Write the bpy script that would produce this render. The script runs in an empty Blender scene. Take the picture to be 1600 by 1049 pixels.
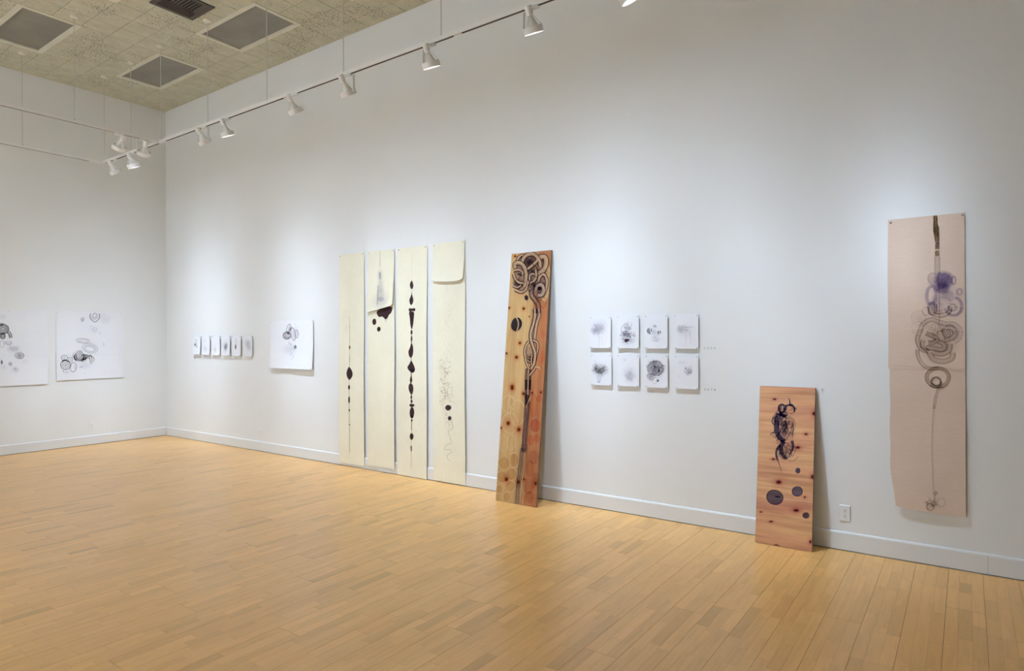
import bpy, math, random
import numpy as np
from mathutils import Vector, Matrix

random.seed(11)
S = bpy.context.scene
C = S.collection
PI = math.pi

# ------------------------------------------------------------------ camera, world, exposure
H = 5.391                                   # ceiling height
CAM = (10.874, -5.326, 1.6)
YAW, ROLL = 0.6190, -0.00433
cam_d = bpy.data.cameras.new('camera')
cam_d.sensor_width = 36.0
cam_d.lens = 36.0 * 996.98 / 1600
cam_d.shift_y = (528.127 - 524.5) / 1600
cam_d.clip_start = 0.05
cam = bpy.data.objects.new('camera', cam_d)
C.objects.link(cam)
_F = Vector((-math.sin(YAW), math.cos(YAW), 0))
_R0 = Vector((math.cos(YAW), math.sin(YAW), 0))
_U0 = Vector((0, 0, 1))
_R = _R0 * math.cos(ROLL) + _U0 * math.sin(ROLL)
_U = _U0 * math.cos(ROLL) - _R0 * math.sin(ROLL)
M4 = Matrix((_R, _U, -_F)).transposed().to_4x4()
M4.translation = Vector(CAM)
cam.matrix_world = M4
S.camera = cam

world = bpy.data.worlds.new('world')
S.world = world
world.use_nodes = True
world.node_tree.nodes['Background'].inputs[0].default_value = (0.8, 0.82, 0.85, 1)
world.node_tree.nodes['Background'].inputs[1].default_value = 0.05

S.view_settings.view_transform = 'Standard'
S.view_settings.look = 'None'
S.view_settings.gamma = 1.0
S.view_settings.use_curve_mapping = False
S.view_settings.exposure = 0.0
S.cycles.transparent_max_bounces = 48
S.cycles.max_bounces = 8
S.cycles.diffuse_bounces = 6

LAMP_COL = (0.775, 0.945, 1.19)
LAMP_W = 385.0
FILL = 3.1  # power of the added unseen spots behind the camera


# ------------------------------------------------------------------ helpers
def srgb(r, g, b):
    def f(c):
        c /= 255.0
        return c / 12.92 if c <= 0.04045 else ((c + 0.055) / 1.055) ** 2.4
    return (f(r), f(g), f(b))


class NT:
    """tiny node-tree writer"""
    def __init__(self, name):
        self.m = bpy.data.materials.new(name)
        self.m.use_nodes = True
        self.t = self.m.node_tree
        self.b = self.t.nodes['Principled BSDF']

    def n(self, typ, **kw):
        nd = self.t.nodes.new(typ)
        for k, v in kw.items():
            if k.startswith('i_'):
                key = k[2:]
                key = int(key) if key.isdigit() else key
                nd.inputs[key].default_value = v
            else:
                setattr(nd, k, v)
        return nd

    def l(self, a, ao, b, bi):
        self.t.links.new(a.outputs[ao], b.inputs[bi])

    def ramp(self, stops):
        r = self.t.nodes.new('ShaderNodeValToRGB')
        e = r.color_ramp.elements
        while len(e) < len(stops):
            e.new(0.5)
        for el, (p, c) in zip(e, stops):
            el.position = p
            el.color = (*c, 1) if len(c) == 3 else c
        return r

    def mix(self, a, b, fac=None, blend='MIX'):
        m = self.t.nodes.new('ShaderNodeMix')
        m.data_type = 'RGBA'
        m.blend_type = blend
        for s, v in ((6, a), (7, b)):
            if isinstance(v, tuple) and len(v) >= 3 and not hasattr(v[0], 'outputs'):
                m.inputs[s].default_value = (*v[:3], 1)
            else:
                self.t.links.new(v[0].outputs[v[1]], m.inputs[s])
        if fac is not None:
            if isinstance(fac, (int, float)):
                m.inputs[0].default_value = fac
            else:
                self.t.links.new(fac[0].outputs[fac[1]], m.inputs[0])
        return (m, 2)

    def out(self, col=None, rough=0.5, spec=0.5, bump=None, bstr=0.2, bdist=0.01, metal=0.0):
        if col is not None:
            if hasattr(col[0], 'outputs'):
                self.t.links.new(col[0].outputs[col[1]], self.b.inputs['Base Color'])
            else:
                self.b.inputs['Base Color'].default_value = (*col, 1)
        self.b.inputs['Roughness'].default_value = rough
        self.b.inputs['Specular IOR Level'].default_value = spec
        self.b.inputs['Metallic'].default_value = metal
        if bump is not None:
            bp = self.n('ShaderNodeBump')
            bp.inputs['Strength'].default_value = bstr
            bp.inputs['Distance'].default_value = bdist
            self.t.links.new(bump[0].outputs[bump[1]], bp.inputs['Height'])
            self.t.links.new(bp.outputs[0], self.b.inputs['Normal'])
        return self.m


def noisy_paint(name, col, var=0.03, scale=6.0, rough=0.6, spec=0.3, bstr=0.05):
    t = NT(name)
    tc = t.n('ShaderNodeTexCoord')
    nz = t.n('ShaderNodeTexNoise', i_Scale=scale, i_Detail=4.0)
    t.l(tc, 'Object', nz, 'Vector')
    lo = tuple(c * (1 - var) for c in col)
    hi = tuple(min(1, c * (1 + var)) for c in col)
    r = t.ramp([(0.3, lo), (0.7, hi)])
    t.l(nz, 'Fac', r, 'Fac')
    fine = t.n('ShaderNodeTexNoise', i_Scale=220.0, i_Detail=2.0)
    t.l(tc, 'Object', fine, 'Vector')
    return t.out((r, 0), rough, spec, (fine, 'Fac'), bstr, 0.002)


MAT = {}
MAT['wall'] = noisy_paint('wall_paint', (0.775, 0.785, 0.775), 0.012, 1.3, 0.55, 0.3, 0.06)
MAT['trim'] = noisy_paint('trim_paint', (0.72, 0.73, 0.725), 0.01, 3.0, 0.42, 0.4, 0.03)
MAT['white_metal'] = noisy_paint('white_enamel', (0.80, 0.80, 0.78), 0.02, 8.0, 0.35, 0.5, 0.0)
MAT['rail_metal'] = noisy_paint('rail_enamel', (0.80, 0.80, 0.79), 0.02, 8.0, 0.4, 0.5, 0.0)
MAT['dark'] = noisy_paint('dark_slot', (0.035, 0.03, 0.025), 0.2, 8.0, 0.6, 0.3, 0.0)
MAT['subfloor'] = noisy_paint('subfloor', (0.10, 0.055, 0.025), 0.2, 8.0, 0.8, 0.2, 0.0)
MAT['plastic'] = noisy_paint('outlet_plastic', (0.78, 0.79, 0.78), 0.02, 8.0, 0.3, 0.5, 0.0)
MAT['rod_metal'] = noisy_paint('rod_metal', (0.60, 0.60, 0.57), 0.03, 8.0, 0.4, 0.5, 0.0)
MAT['pin'] = NT('pin_steel').out((0.33, 0.32, 0.31), 0.35, 0.5, metal=0.7)
MAT['chrome'] = NT('lamp_silver').out((0.93, 0.93, 0.93), 0.3, 0.6, metal=0.45)
MAT['tile_frame'] = noisy_paint('fixture_frame', srgb(212, 211, 195), 0.03, 5.0, 0.5, 0.3, 0.0)
MAT['panel'] = noisy_paint('unlit_diffuser', srgb(128, 125, 114), 0.16, 2.4, 0.35, 0.45, 0.02)
MAT['vent'] = noisy_paint('vent_dark', srgb(86, 80, 75), 0.12, 5.0, 0.6, 0.3, 0.0)
MAT['vent_slot'] = noisy_paint('vent_black', srgb(30, 26, 28), 0.2, 5.0, 0.8, 0.2, 0.0)
MAT['pencil'] = noisy_paint('pencil_grey', srgb(120, 120, 118), 0.1, 40.0, 0.7, 0.2, 0.0)


def emission(name, col, strength):
    m = bpy.data.materials.new(name)
    m.use_nodes = True
    t = m.node_tree
    t.nodes.remove(t.nodes['Principled BSDF'])
    e = t.nodes.new('ShaderNodeEmission')
    e.inputs[0].default_value = (*col, 1)
    e.inputs[1].default_value = strength
    t.links.new(e.outputs[0], t.nodes['Material Output'].inputs[0])
    return m


MAT['lens'] = emission('lamp_face', (0.95, 0.96, 1.0), 7.0)


def paper(name, col, var=0.02, scale=5.0, fibre=0.0, stretch=(1, 1, 1), rough=0.8):
    t = NT(name)
    tc = t.n('ShaderNodeTexCoord')
    nz = t.n('ShaderNodeTexNoise', i_Scale=scale, i_Detail=5.0)
    t.l(tc, 'Object', nz, 'Vector')
    r = t.ramp([(0.3, tuple(c * (1 - var) for c in col)), (0.7, tuple(min(1, c * (1 + var)) for c in col))])
    t.l(nz, 'Fac', r, 'Fac')
    mp = t.n('ShaderNodeMapping')
    mp.inputs['Scale'].default_value = stretch
    t.l(tc, 'Object', mp, 'Vector')
    f = t.n('ShaderNodeTexNoise', i_Scale=60.0, i_Detail=3.0)
    t.l(mp, 0, f, 'Vector')
    fr = t.ramp([(0.35, (1 - fibre,) * 3), (0.65, (1.0,) * 3)])
    t.l(f, 'Fac', fr, 'Fac')
    c = t.mix((r, 0), (fr, 0), 1.0, 'MULTIPLY')
    return t.out(c, rough, 0.15, (f, 'Fac'), 0.15, 0.002)


MAT['paper'] = paper('white_paper', (0.80, 0.81, 0.84), 0.012, 4.0)
MAT['paper_warm'] = paper('white_paper_large', (0.785, 0.795, 0.82), 0.015, 3.0)
MAT['cream'] = paper('cream_paper', srgb(234, 229, 206), 0.035, 2.2, 0.03, (1, 1, 0.3))
MAT['rice'] = paper('rice_paper', srgb(216, 194, 176), 0.06, 2.0, 0.045, (0.35, 0.35, 3.0))


def ink_material():
    """ink as a thin film that filters what lies under it; alpha 1 marks solid pigment"""
    m = bpy.data.materials.new('ink')
    m.use_nodes = True
    t = m.node_tree
    b = t.nodes['Principled BSDF']
    b.inputs['Roughness'].default_value = 0.75
    b.inputs['Specular IOR Level'].default_value = 0.15
    a = t.nodes.new('ShaderNodeAttribute')
    a.attribute_name = 'ink'
    tr = t.nodes.new('ShaderNodeBsdfTransparent')
    mx = t.nodes.new('ShaderNodeMixShader')
    t.links.new(a.outputs['Color'], b.inputs['Base Color'])
    t.links.new(a.outputs['Color'], tr.inputs['Color'])
    t.links.new(a.outputs['Alpha'], mx.inputs[0])
    t.links.new(tr.outputs[0], mx.inputs[1])
    t.links.new(b.outputs[0], mx.inputs[2])
    t.links.new(mx.outputs[0], t.nodes['Material Output'].inputs[0])
    return m


MAT['ink'] = ink_material()


# ---- mesh building
class MB:
    def __init__(self):
        self.v = []
        self.f = []

    def box(self, x0, x1, y0, y1, z0, z1):
        o = len(self.v)
        self.v += [(x, y, z) for z in (z0, z1) for y in (y0, y1) for x in (x0, x1)]
        self.f += [tuple(o + i for i in q) for q in
                   ((0, 2, 3, 1), (4, 5, 7, 6), (0, 1, 5, 4), (2, 6, 7, 3), (0, 4, 6, 2), (1, 3, 7, 5))]
        return self

    def lathe(self, prof, n=20, axis='z', c=(0, 0, 0), cap0=False, cap1=False):
        o = len(self.v)
        for (r, h) in prof:
            for k in range(n):
                a = 2 * PI * k / n
                p = (r * math.cos(a), r * math.sin(a), h)
                if axis == 'x':
                    p = (p[2], p[0], p[1])
                elif axis == 'y':
                    p = (p[0], p[2], p[1])
                self.v.append((p[0] + c[0], p[1] + c[1], p[2] + c[2]))
        for i in range(len(prof) - 1):
            for k in range(n):
                a, b = o + i * n + k, o + i * n + (k + 1) % n
                self.f.append((a, b, b + n, a + n))
        if cap0:
            self.f.append(tuple(o + k for k in range(n))[::-1])
        if cap1:
            self.f.append(tuple(o + (len(prof) - 1) * n + k for k in range(n)))
        return self

    def tube(self, pts, r, n=8):
        pts = [Vector(p) for p in pts]
        o = len(self.v)
        for i, p in enumerate(pts):
            d = (pts[min(i + 1, len(pts) - 1)] - pts[max(i - 1, 0)]).normalized()
            a = d.orthogonal().normalized() if i == 0 else (a - d * a.dot(d)).normalized()
            b = d.cross(a)
            for k in range(n):
                t = 2 * PI * k / n
                self.v.append(tuple(p + (a * math.cos(t) + b * math.sin(t)) * r))
        for i in range(len(pts) - 1):
            for k in range(n):
                q, w = o + i * n + k, o + i * n + (k + 1) % n
                self.f.append((q, w, w + n, q + n))
        self.f.append(tuple(o + k for k in range(n))[::-1])
        self.f.append(tuple(o + (len(pts) - 1) * n + k for k in range(n)))
        return self

    def mesh(self, name, mat, smooth=False):
        m = bpy.data.meshes.new(name)
        m.from_pydata(self.v, [], self.f)
        m.update()
        if mat:
            m.materials.append(mat if not isinstance(mat, str) else MAT[mat])
        if smooth:
            m.shade_smooth()
            try:
                m.set_sharp_from_angle(angle=math.radians(35))
            except Exception:
                pass
        return m

    def build(self, name, mat, parent=None, smooth=False):
        return link(name, self.mesh(name, mat, smooth), parent)


def link(name, data, parent=None, loc=None):
    o = bpy.data.objects.new(name, data)
    C.objects.link(o)
    if parent is not None:
        o.parent = parent
    if loc is not None:
        o.location = loc
    return o


def tag(o, label, cat, group=None):
    o['label'] = label
    o['category'] = cat
    if group:
        o['group'] = group
    return o


def thing(name, label, cat, loc, group=None):
    o = bpy.data.objects.new(name, None)
    o.empty_display_size = 0.05
    C.objects.link(o)
    o.location = loc
    return tag(o, label, cat, group)


def struct(o):
    o['kind'] = 'structure'
    return o


# ------------------------------------------------------------------ room shell
XB, YF = 18.0, -9.6                          # far ends of the room, behind the camera
struct(MB().box(0, XB, 0, 0.15, -0.05, H + 0.05).build('wall_right', 'wall'))
struct(MB().box(-0.15, 0, YF, 0.15, -0.05, H + 0.05).build('wall_left', 'wall'))
struct(MB().box(0, XB, YF - 0.15, YF, -0.05, H + 0.05).build('wall_front', 'wall'))
struct(MB().box(XB, XB + 0.15, YF - 0.15, 0.15, -0.05, H + 0.05).build('wall_back', 'wall'))
floor = struct(MB().box(0, XB, YF, 0, -0.12, -0.012).build('floor', 'subfloor'))

# baseboards: a flat board with a small rounded ledge, lifted a hair above the floor
def base_profile(along, a0, a1):
    pr = [(0, 0.006), (0.014, 0.006), (0.014, 0.126), (0.011, 0.134), (0.006, 0.139), (0, 0.141)]
    m = MB()
    for a in (a0, a1):
        for (d, z) in pr:
            m.v.append((a, -d, z) if along == 'x' else (d, a, z))
    n = len(pr)
    for i in range(n):
        j = (i + 1) % n
        m.f.append((i, j, j + n, i + n))
    m.f.append(tuple(range(n))[::-1])
    m.f.append(tuple(range(n, 2 * n)))
    return m


br = struct(MB().box(0.014, XB, -0.004, 0.0, 0.0, 0.125).build('baseboard_right', 'dark'))  # dark backing sheet, stands in for the shadow gap under the boards
for a0, a1 in ((0.015, 5.36), (5.3605, 10.985), (10.9865, XB)):
    base_profile('x', a0, a1).build('trim_board', 'trim', br)
bl = struct(MB().box(0.0, 0.004, YF, -0.014, 0.0, 0.125).build('baseboard_left', 'dark'))  # same dark sheet for the gap shadow along the left wall
for a0, a1 in ((-3.9, -0.015), (YF, -3.9015)):
    base_profile('y', a0, a1).build('trim_board', 'trim', bl)


# ------------------------------------------------------------------ floor of narrow maple staves
def wood_floor_material(name, source):
    t = NT(name)
    if source == 'object':
        src = t.n('ShaderNodeObjectInfo')
        col = (src, 'Color')
    else:
        src = t.n('ShaderNodeAttribute', attribute_name='stave')
        col = (src, 'Color')
    geo = t.n('ShaderNodeNewGeometry')
    mp = t.n('ShaderNodeMapping')
    mp.inputs['Scale'].default_value = (34.0, 2.6, 1.0)
    t.l(geo, 'Position', mp, 'Vector')
    add = t.n('ShaderNodeVectorMath', operation='MULTIPLY_ADD')
    t.t.links.new(src.outputs['Color'], add.inputs[0])
    add.inputs[1].default_value = (90, 60, 40)
    t.l(mp, 0, add, 2)
    nz = t.n('ShaderNodeTexNoise', i_Scale=1.0, i_Detail=5.0, i_Roughness=0.6, i_Distortion=0.4)
    t.l(add, 0, nz, 'Vector')
    g = t.ramp([(0.30, (0.90, 0.875, 0.84)), (0.52, (1.0, 1.0, 1.0)), (0.75, (1.03, 1.028, 1.02))])
    t.l(nz, 'Fac', g, 'Fac')
    c = t.mix(col, (g, 0), 1.0, 'MULTIPLY')
    fl = t.n('ShaderNodeTexNoise', i_Scale=3.2, i_Detail=3.0)
    t.l(add, 0, fl, 'Vector')
    flr = t.ramp([(0.66, (1, 1, 1)), (0.78, (0.80, 0.74, 0.66))])
    t.l(fl, 'Fac', flr, 'Fac')
    c = t.mix(c, (flr, 0), 0.6, 'MULTIPLY')
    m = t.out(c, 0.30, 0.55, (nz, 'Fac'), 0.03, 0.002)
    return m


MAT['stave_o'] = wood_floor_material('maple_stave', 'object')
MAT['stave_a'] = wood_floor_material('maple_stave_field', 'attribute')
rng = random.Random(5)


def stave_colour():
    base = (0.82, 0.468, 0.160)
    k = rng.gauss(1.0, 0.038)
    if rng.random() < 0.06:
        k *= 0.86
    hue = rng.gauss(0, 0.006) + (1 - k) * 0.12
    return (min(1, base[0] * k * (1 + hue)), base[1] * k, base[2] * k * (1 - hue * 1.2))


BW, SW = 0.188, 0.188 / 3
x_seam = 10.393
staves = []
k0 = math.floor((0.014 - x_seam) / BW)
k1 = math.ceil((XB - x_seam) / BW)
LENS = (0.19, 0.25, 0.31, 0.37, 0.45)
for kb in range(k0, k1):
    xb = x_seam + kb * BW
    ends = []
    y = YF + rng.uniform(-2, 0)
    while y < -0.014:
        y2 = y + rng.choice((1.8, 2.1, 2.1, 2.3))
        ends.append((y, y2))
        y = y2
    for j in range(3):
        xs = xb + j * SW
        for (ya, yb) in ends:
            p = ya
            while p < yb - 0.01:
                ln = rng.choice(LENS)
                q = p + ln
                if yb - q < 0.2:
                    q = yb
                a, b = max(p, YF), min(q, -0.0145)
                x0, x1 = max(xs, 0.0145), min(xs + SW, XB)
                if b - a > 0.02 and x1 - x0 > 0.005:
                    staves.append((x0 + (0.0007 if j == 0 else 0.0001), x1 - (0.0007 if j == 2 else 0.0001),
                                   a + (0.0006 if p == ya else 0.0001), b - (0.0006 if q == yb else 0.0001)))
                p = q


def screen_area(s):
    x, y = (s[0] + s[1]) / 2, (s[2] + s[3]) / 2
    d = Vector((x, y, 0)) - Vector(CAM)
    D = d.dot(_F)
    if D < 0.5:
        return 0
    u, v = 996.98 * d.dot(_R) / D, 3.6 - 996.98 * d.dot(_U) / D
    if abs(u) > 800 or abs(v) > 524:
        return 0
    return (s[1] - s[0]) * (s[3] - s[2]) / D ** 3


staves.sort(key=screen_area, reverse=True)
near, far = staves[:300], staves[300:]
stave_mesh = MB()
e = 0.00015
stave_mesh.v = [(-.5, -.5, 0), (.5, -.5, 0), (.5, .5, 0), (-.5, .5, 0), (-.498, -.4996, 1), (.498, -.4996, 1), (.498, .4996, 1), (-.498, .4996, 1)]
stave_mesh.f = [(4, 5, 6, 7), (0, 1, 5, 4), (1, 2, 6, 5), (2, 3, 7, 6), (3, 0, 4, 7)]
stave_data = stave_mesh.mesh('floor_stave', 'stave_o')
for s in near:
    o = link('floor_stave', stave_data, floor, ((s[0] + s[1]) / 2, (s[2] + s[3]) / 2, -0.012))
    o.scale = (s[1] - s[0], s[3] - s[2], 0.012)
    o.color = (*stave_colour(), 1)
fm = MB()
cols = []
for s in far:
    o = len(fm.v)
    x0, x1, y0, y1 = s
    fm.v += [(x0, y0, -0.012), (x1, y0, -0.012), (x1, y1, -0.012), (x0, y1, -0.012),
             (x0 + e, y0 + e, 0), (x1 - e, y0 + e, 0), (x1 - e, y1 - e, 0), (x0 + e, y1 - e, 0)]
    fm.f += [tuple(o + i for i in f) for f in stave_mesh.f]
    cols += [(*stave_colour(), 1)] * 8
me = fm.mesh('floor_stave_field', 'stave_a')
at = me.color_attributes.new('stave', 'FLOAT_COLOR', 'POINT')
at.data.foreach_set('color', np.array(cols, 'f').ravel())
fo = link('floor_stave_field', me, floor)
fo['kind'] = 'stuff'


# ------------------------------------------------------------------ ceiling of fissured square tiles
def tile_material():
    t = NT('fissured_tile')
    geo = t.n('ShaderNodeNewGeometry')
    big = t.n('ShaderNodeTexNoise', i_Scale=1.5, i_Detail=3.0, i_Roughness=0.6)
    t.l(geo, 'Position', big, 'Vector')
    mask = t.ramp([(0.44, (0, 0, 0)), (0.60, (1, 1, 1))])
    t.l(big, 'Fac', mask, 'Fac')
    mp = t.n('ShaderNodeMapping')
    mp.inputs['Scale'].default_value = (1.0, 1.9, 1.0)
    t.l(geo, 'Position', mp, 'Vector')
    pit = t.n('ShaderNodeTexNoise', i_Scale=36.0, i_Detail=4.0, i_Roughness=0.62)
    t.l(mp, 0, pit, 'Vector')
    mul = t.n('ShaderNodeMath', operation='MULTIPLY_ADD')
    t.l(mask, 0, mul, 0)
    mul.inputs[1].default_value = 0.095
    t.l(pit, 'Fac', mul, 2)
    pr = t.ramp([(0.66, (1, 1, 1)), (0.70, (0.0, 0.0, 0.0))])
    t.l(mul, 0, pr, 'Fac')
    soft = t.n('ShaderNodeTexNoise', i_Scale=9.0, i_Detail=3.0)
    t.l(geo, 'Position', soft, 'Vector')
    sr = t.ramp([(0.3, srgb(188, 187, 168)), (0.7, srgb(202, 200, 180))])
    t.l(soft, 'Fac', sr, 'Fac')
    c = t.mix(srgb(98, 92, 68), (sr, 0), (pr, 0))
    return t.out(c, 0.9, 0.1, (pr, 0), 0.5, 0.006)


MAT['tile'] = tile_material()
ceiling = struct(MB().box(0, XB, YF, 0, H + 0.022, H + 0.12).build('ceiling', 'dark'))
TX, TY = 0.31, 0.305
fixtures = [(0.94, 2.18, -2.675, -2.065), (0.94, 2.18, -1.145, -0.535), (3.11, 4.35, -1.145, -0.535),
            (3.11, 4.35, -2.675, -2.065), (5.28, 6.52, -2.675, -2.065), (5.28, 6.52, -1.145, -0.535)]
tiles = []
ix0 = -4
for i in range(ix0, 45):
    for j in range(-2, 32):
        x0, x1 = 0.94 + i * TX, 0.94 + (i + 1) * TX
        y1, y0 = -0.535 - j * TY, -0.535 - (j + 1) * TY
        x0, x1, y0, y1 = max(x0, 0), min(x1, XB), max(y0, YF), min(y1, 0)
        if x1 - x0 < 0.01 or y1 - y0 < 0.01:
            continue
        cx, cy = (x0 + x1) / 2, (y0 + y1) / 2
        if any(a < cx < b and c < cy < d for a, b, c, d in fixtures):
            continue
        tiles.append((x0, x1, y0, y1))


def tile_area(s):
    x, y = (s[0] + s[1]) / 2, (s[2] + s[3]) / 2
    d = Vector((x, y, H)) - Vector(CAM)
    D = d.dot(_F)
    if D < 0.5:
        return 0
    u, v = 996.98 * d.dot(_R) / D, 3.6 - 996.98 * d.dot(_U) / D
    if abs(u) > 815 or abs(v) > 540:
        return 0
    return (s[1] - s[0]) * (s[3] - s[2]) / D ** 3


tiles.sort(key=tile_area, reverse=True)
seen = [s for s in tiles if tile_area(s) > 0][:300]
rest = tiles[len(seen):]
tile_m = MB()
tile_m.v = [(-.5, -.5, 1), (.5, -.5, 1), (.5, .5, 1), (-.5, .5, 1), (-.492, -.492, 0), (.492, -.492, 0), (.492, .492, 0), (-.492, .492, 0)]
tile_m.f = [(7, 6, 5, 4), (4, 5, 1, 0), (5, 6, 2, 1), (6, 7, 3, 2), (7, 4, 0, 3)]
tile_data = tile_m.mesh('ceiling_tile', 'tile')
for s in seen:
    o = link('ceiling_tile', tile_data, ceiling, ((s[0] + s[1]) / 2, (s[2] + s[3]) / 2, H + rng.uniform(0, 0.0012)))
    o.scale = (s[1] - s[0] - 0.0008, s[3] - s[2] - 0.0008, 0.020)
rm = MB()
for s in rest:
    o = len(rm.v)
    cx, cy, sx, sy = (s[0] + s[1]) / 2, (s[2] + s[3]) / 2, s[1] - s[0] - 0.0008, s[3] - s[2] - 0.0008
    rm.v += [(cx + v[0] * sx, cy + v[1] * sy, H + v[2] * 0.02) for v in tile_m.v]
    rm.f += [tuple(o + i for i in f) for f in tile_m.f]
ro = rm.build('ceiling_tile_field', 'tile', ceiling)
ro['kind'] = 'stuff'

# unlit recessed troffers
TROFFER_LABELS = [
    'unlit recessed ceiling light panel beside the rod of the farther hanging track',
    'unlit recessed ceiling light panel over the corner of the hanging tracks',
    'unlit recessed ceiling light panel between the dark vent and the right wall',
    'unlit recessed ceiling light panel on the far side of the dark vent',
    'unlit recessed ceiling light panel out over the middle of the room',
    'unlit recessed ceiling light panel above the four cream strips']
for (a, b, c, d), lab in zip(fixtures, TROFFER_LABELS):
    t = thing('ceiling_light', lab, 'ceiling light', ((a + b) / 2, (c + d) / 2, H), 'recessed ceiling light panels')
    hx, hy = (b - a) / 2, (d - c) / 2
    w = 0.042
    fr = MB()
    z0, z1 = -0.007, 0.03
    fr.box(-hx - .012, hx + .012, -hy - .012, -hy + w, z0, z1)
    fr.box(-hx - .012, hx + .012, hy - w, hy + .012, z0, z1)
    fr.box(-hx - .012, -hx + w, -hy + w, hy - w, z0, z1)
    fr.box(hx - w, hx + .012, -hy + w, hy - w, z0, z1)
    fr.build('frame', 'tile_frame' if 'tile_frame' in MAT else 'trim', t)
    MB().box(-hx + .03, hx - .03, -hy + .03, hy - .03, 0.012, 0.018).build('diffuser', 'panel', t)

# dark supply vent
vt = thing('ceiling_vent', 'dark square louvred air vent in the ceiling', 'vent', (3.66, -1.60, H))
hx = 0.245
m = MB()
for q in ((-hx, hx, -hx, -hx + .05), (-hx, hx, hx - .05, hx), (-hx, -hx + .05, -hx + .05, hx - .05), (hx - .05, hx, -hx + .05, hx - .05)):
    m.box(*q, -0.014, 0.0)
m.build('frame', 'vent', vt)
MB().box(-hx + .04, hx - .04, -hx + .04, hx - .04, -0.002, 0.0).build('duct_opening', 'vent_slot', vt)
MB().box(-.10, hx - .05, hx - .11, hx - .05, -0.013, -0.002).build('core_plate', 'vent', vt)
for i in range(6):
    x = -hx + .068 + i * 0.026
    MB().box(x, x + .012, -hx + .05, hx - .06, -0.013, -0.002).build('slat', 'vent', vt)
for i in range(7):
    y = hx - .135 - i * 0.036
    MB().box(-.03, hx - .05, y - .015, y, -0.013, -0.002).build('slat', 'vent', vt)

# ------------------------------------------------------------------ hanging track and its spotlights
ZT = 4.140                                   # underside of the rail
YT = -1.235


def rail(name, label, axis, fixed, a0, a1, rods, slots):
    """U-shaped lighting rail open downwards, hung by thin rods"""
    org = (0, fixed, ZT) if axis == 'x' else (fixed, 0, ZT)
    t = thing(name, label, 'track', org)

    def bx(m, a, b, l0, l1, z0, z1):
        if axis == 'x':
            m.box(a, b, l0, l1, z0, z1)
        else:
            m.box(l0, l1, a, b, z0, z1)
    m = MB()
    bx(m, a0, a1, -0.020, 0.020, 0.014, 0.034)
    bx(m, a0, a1, -0.020, -0.0105, 0.0, 0.014)
    bx(m, a0, a1, 0.0105, 0.020, 0.0, 0.014)
    m.build('channel', 'rail_metal', t)
    for s0, s1 in slots:
        m = MB()
        bx(m, s0, s1, -0.0105, 0.0105, -0.0004, 0.013)
        m.build('slot', 'dark', t)
    for a in rods:
        p = (a, 0) if axis == 'x' else (0, a)
        r = MB().lathe([(0.0045, 0.034), (0.0045, H - ZT)], 8, c=(p[0], p[1], 0)).build('rod', 'rod_metal', t, True)
        MB().lathe([(0.050, H - ZT), (0.046, H - ZT - 0.012), (0.030, H - ZT - 0.022), (0.006, H - ZT - 0.028)], 16,
                   c=(p[0], p[1], 0), cap1=True).build('canopy', 'tile_frame', r, True)
        MB().lathe([(0.008, 0.034), (0.008, 0.044)], 8, c=(p[0], p[1], 0), cap1=True).build('rod_clip', 'pin', r)
    return t


rail('track_rail', 'long white lighting track hanging parallel to the wall with the cream strips', 'x', YT, 0.70, 10.9,
     (0.76, 1.575, 2.40, 3.53, 4.72, 5.97, 7.23, 8.45, 9.65), ((0.82, 2.33), (2.53, 5.0), (5.06, 7.36), (7.46, 9.8), (9.9, 10.88)))
rail('track_rail', 'white lighting track hanging across the room with two spotlights turned to the loop drawings', 'y', 2.37, -7.9, YT - 0.02,
     (-2.205, -3.5, -4.8, -6.1, -7.4), ((-7.8, -4.0), (-3.9, -1.42)))
rail('track_rail', 'white lighting track hanging nearest the wall of loop drawings with no spotlights', 'y', 0.72, -7.9, YT - 0.02,
     (-2.205, -3.5, -4.8, -6.1, -7.4), ((-7.8, -4.0), (-3.9, -1.42)))

RING_R = 0.078
_ring = MB().lathe([(RING_R - .004, .016), (RING_R, .016), (RING_R, -.033), (RING_R - .004, -.033), (RING_R - .004, .016)], 28).mesh('lamp_ring', 'white_metal', True)
_bulb = MB().lathe([(.017, .100), (.019, .086), (.024, .075), (.034, .050), (.050, .020), (.062, .002), (.064, -.020)], 24).mesh('bulb', 'chrome', True)
_bulbw = MB().lathe([(.017, .100), (.019, .086), (.024, .075), (.034, .050), (.050, .020), (.062, .002), (.064, -.020)], 24).mesh('bulb', 'white_metal', True)
_lens = MB().lathe([(.064, -.020), (.050, -.025), (.025, -.028), (.001, -.029)], 24, cap1=True).mesh('lens', 'lens', True)
_socket = MB().lathe([(.012, .166), (.026, .164), (.029, .158), (.027, .108), (.022, .102), (.021, .094)], 20, cap0=True).mesh('socket', 'white_metal', True)
_collar = MB().lathe([(.0225, .104), (.0235, .100), (.0235, .093), (.021, .090)], 20).mesh('collar', 'chrome', True)
_strut = MB().tube([(.019, 0, .098), (.040, 0, .066), (RING_R - .002, 0, .014)], .0036, 6).mesh('strut', 'white_metal', True)
_adapter = MB().box(-.05, .05, -.013, .013, -.020, .004).mesh('adapter', 'white_metal')
_arm = MB().box(-.0035, .0035, -.012, .012, -.178, -.018).box(-.010, .010, -.012, .012, -.026, -.018).mesh('arm', 'white_metal')
_knob = MB().lathe([(.010, -.006), (.010, .008)], 12, axis='x', cap0=True, cap1=True).mesh('knob', 'white_metal', True)


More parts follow.
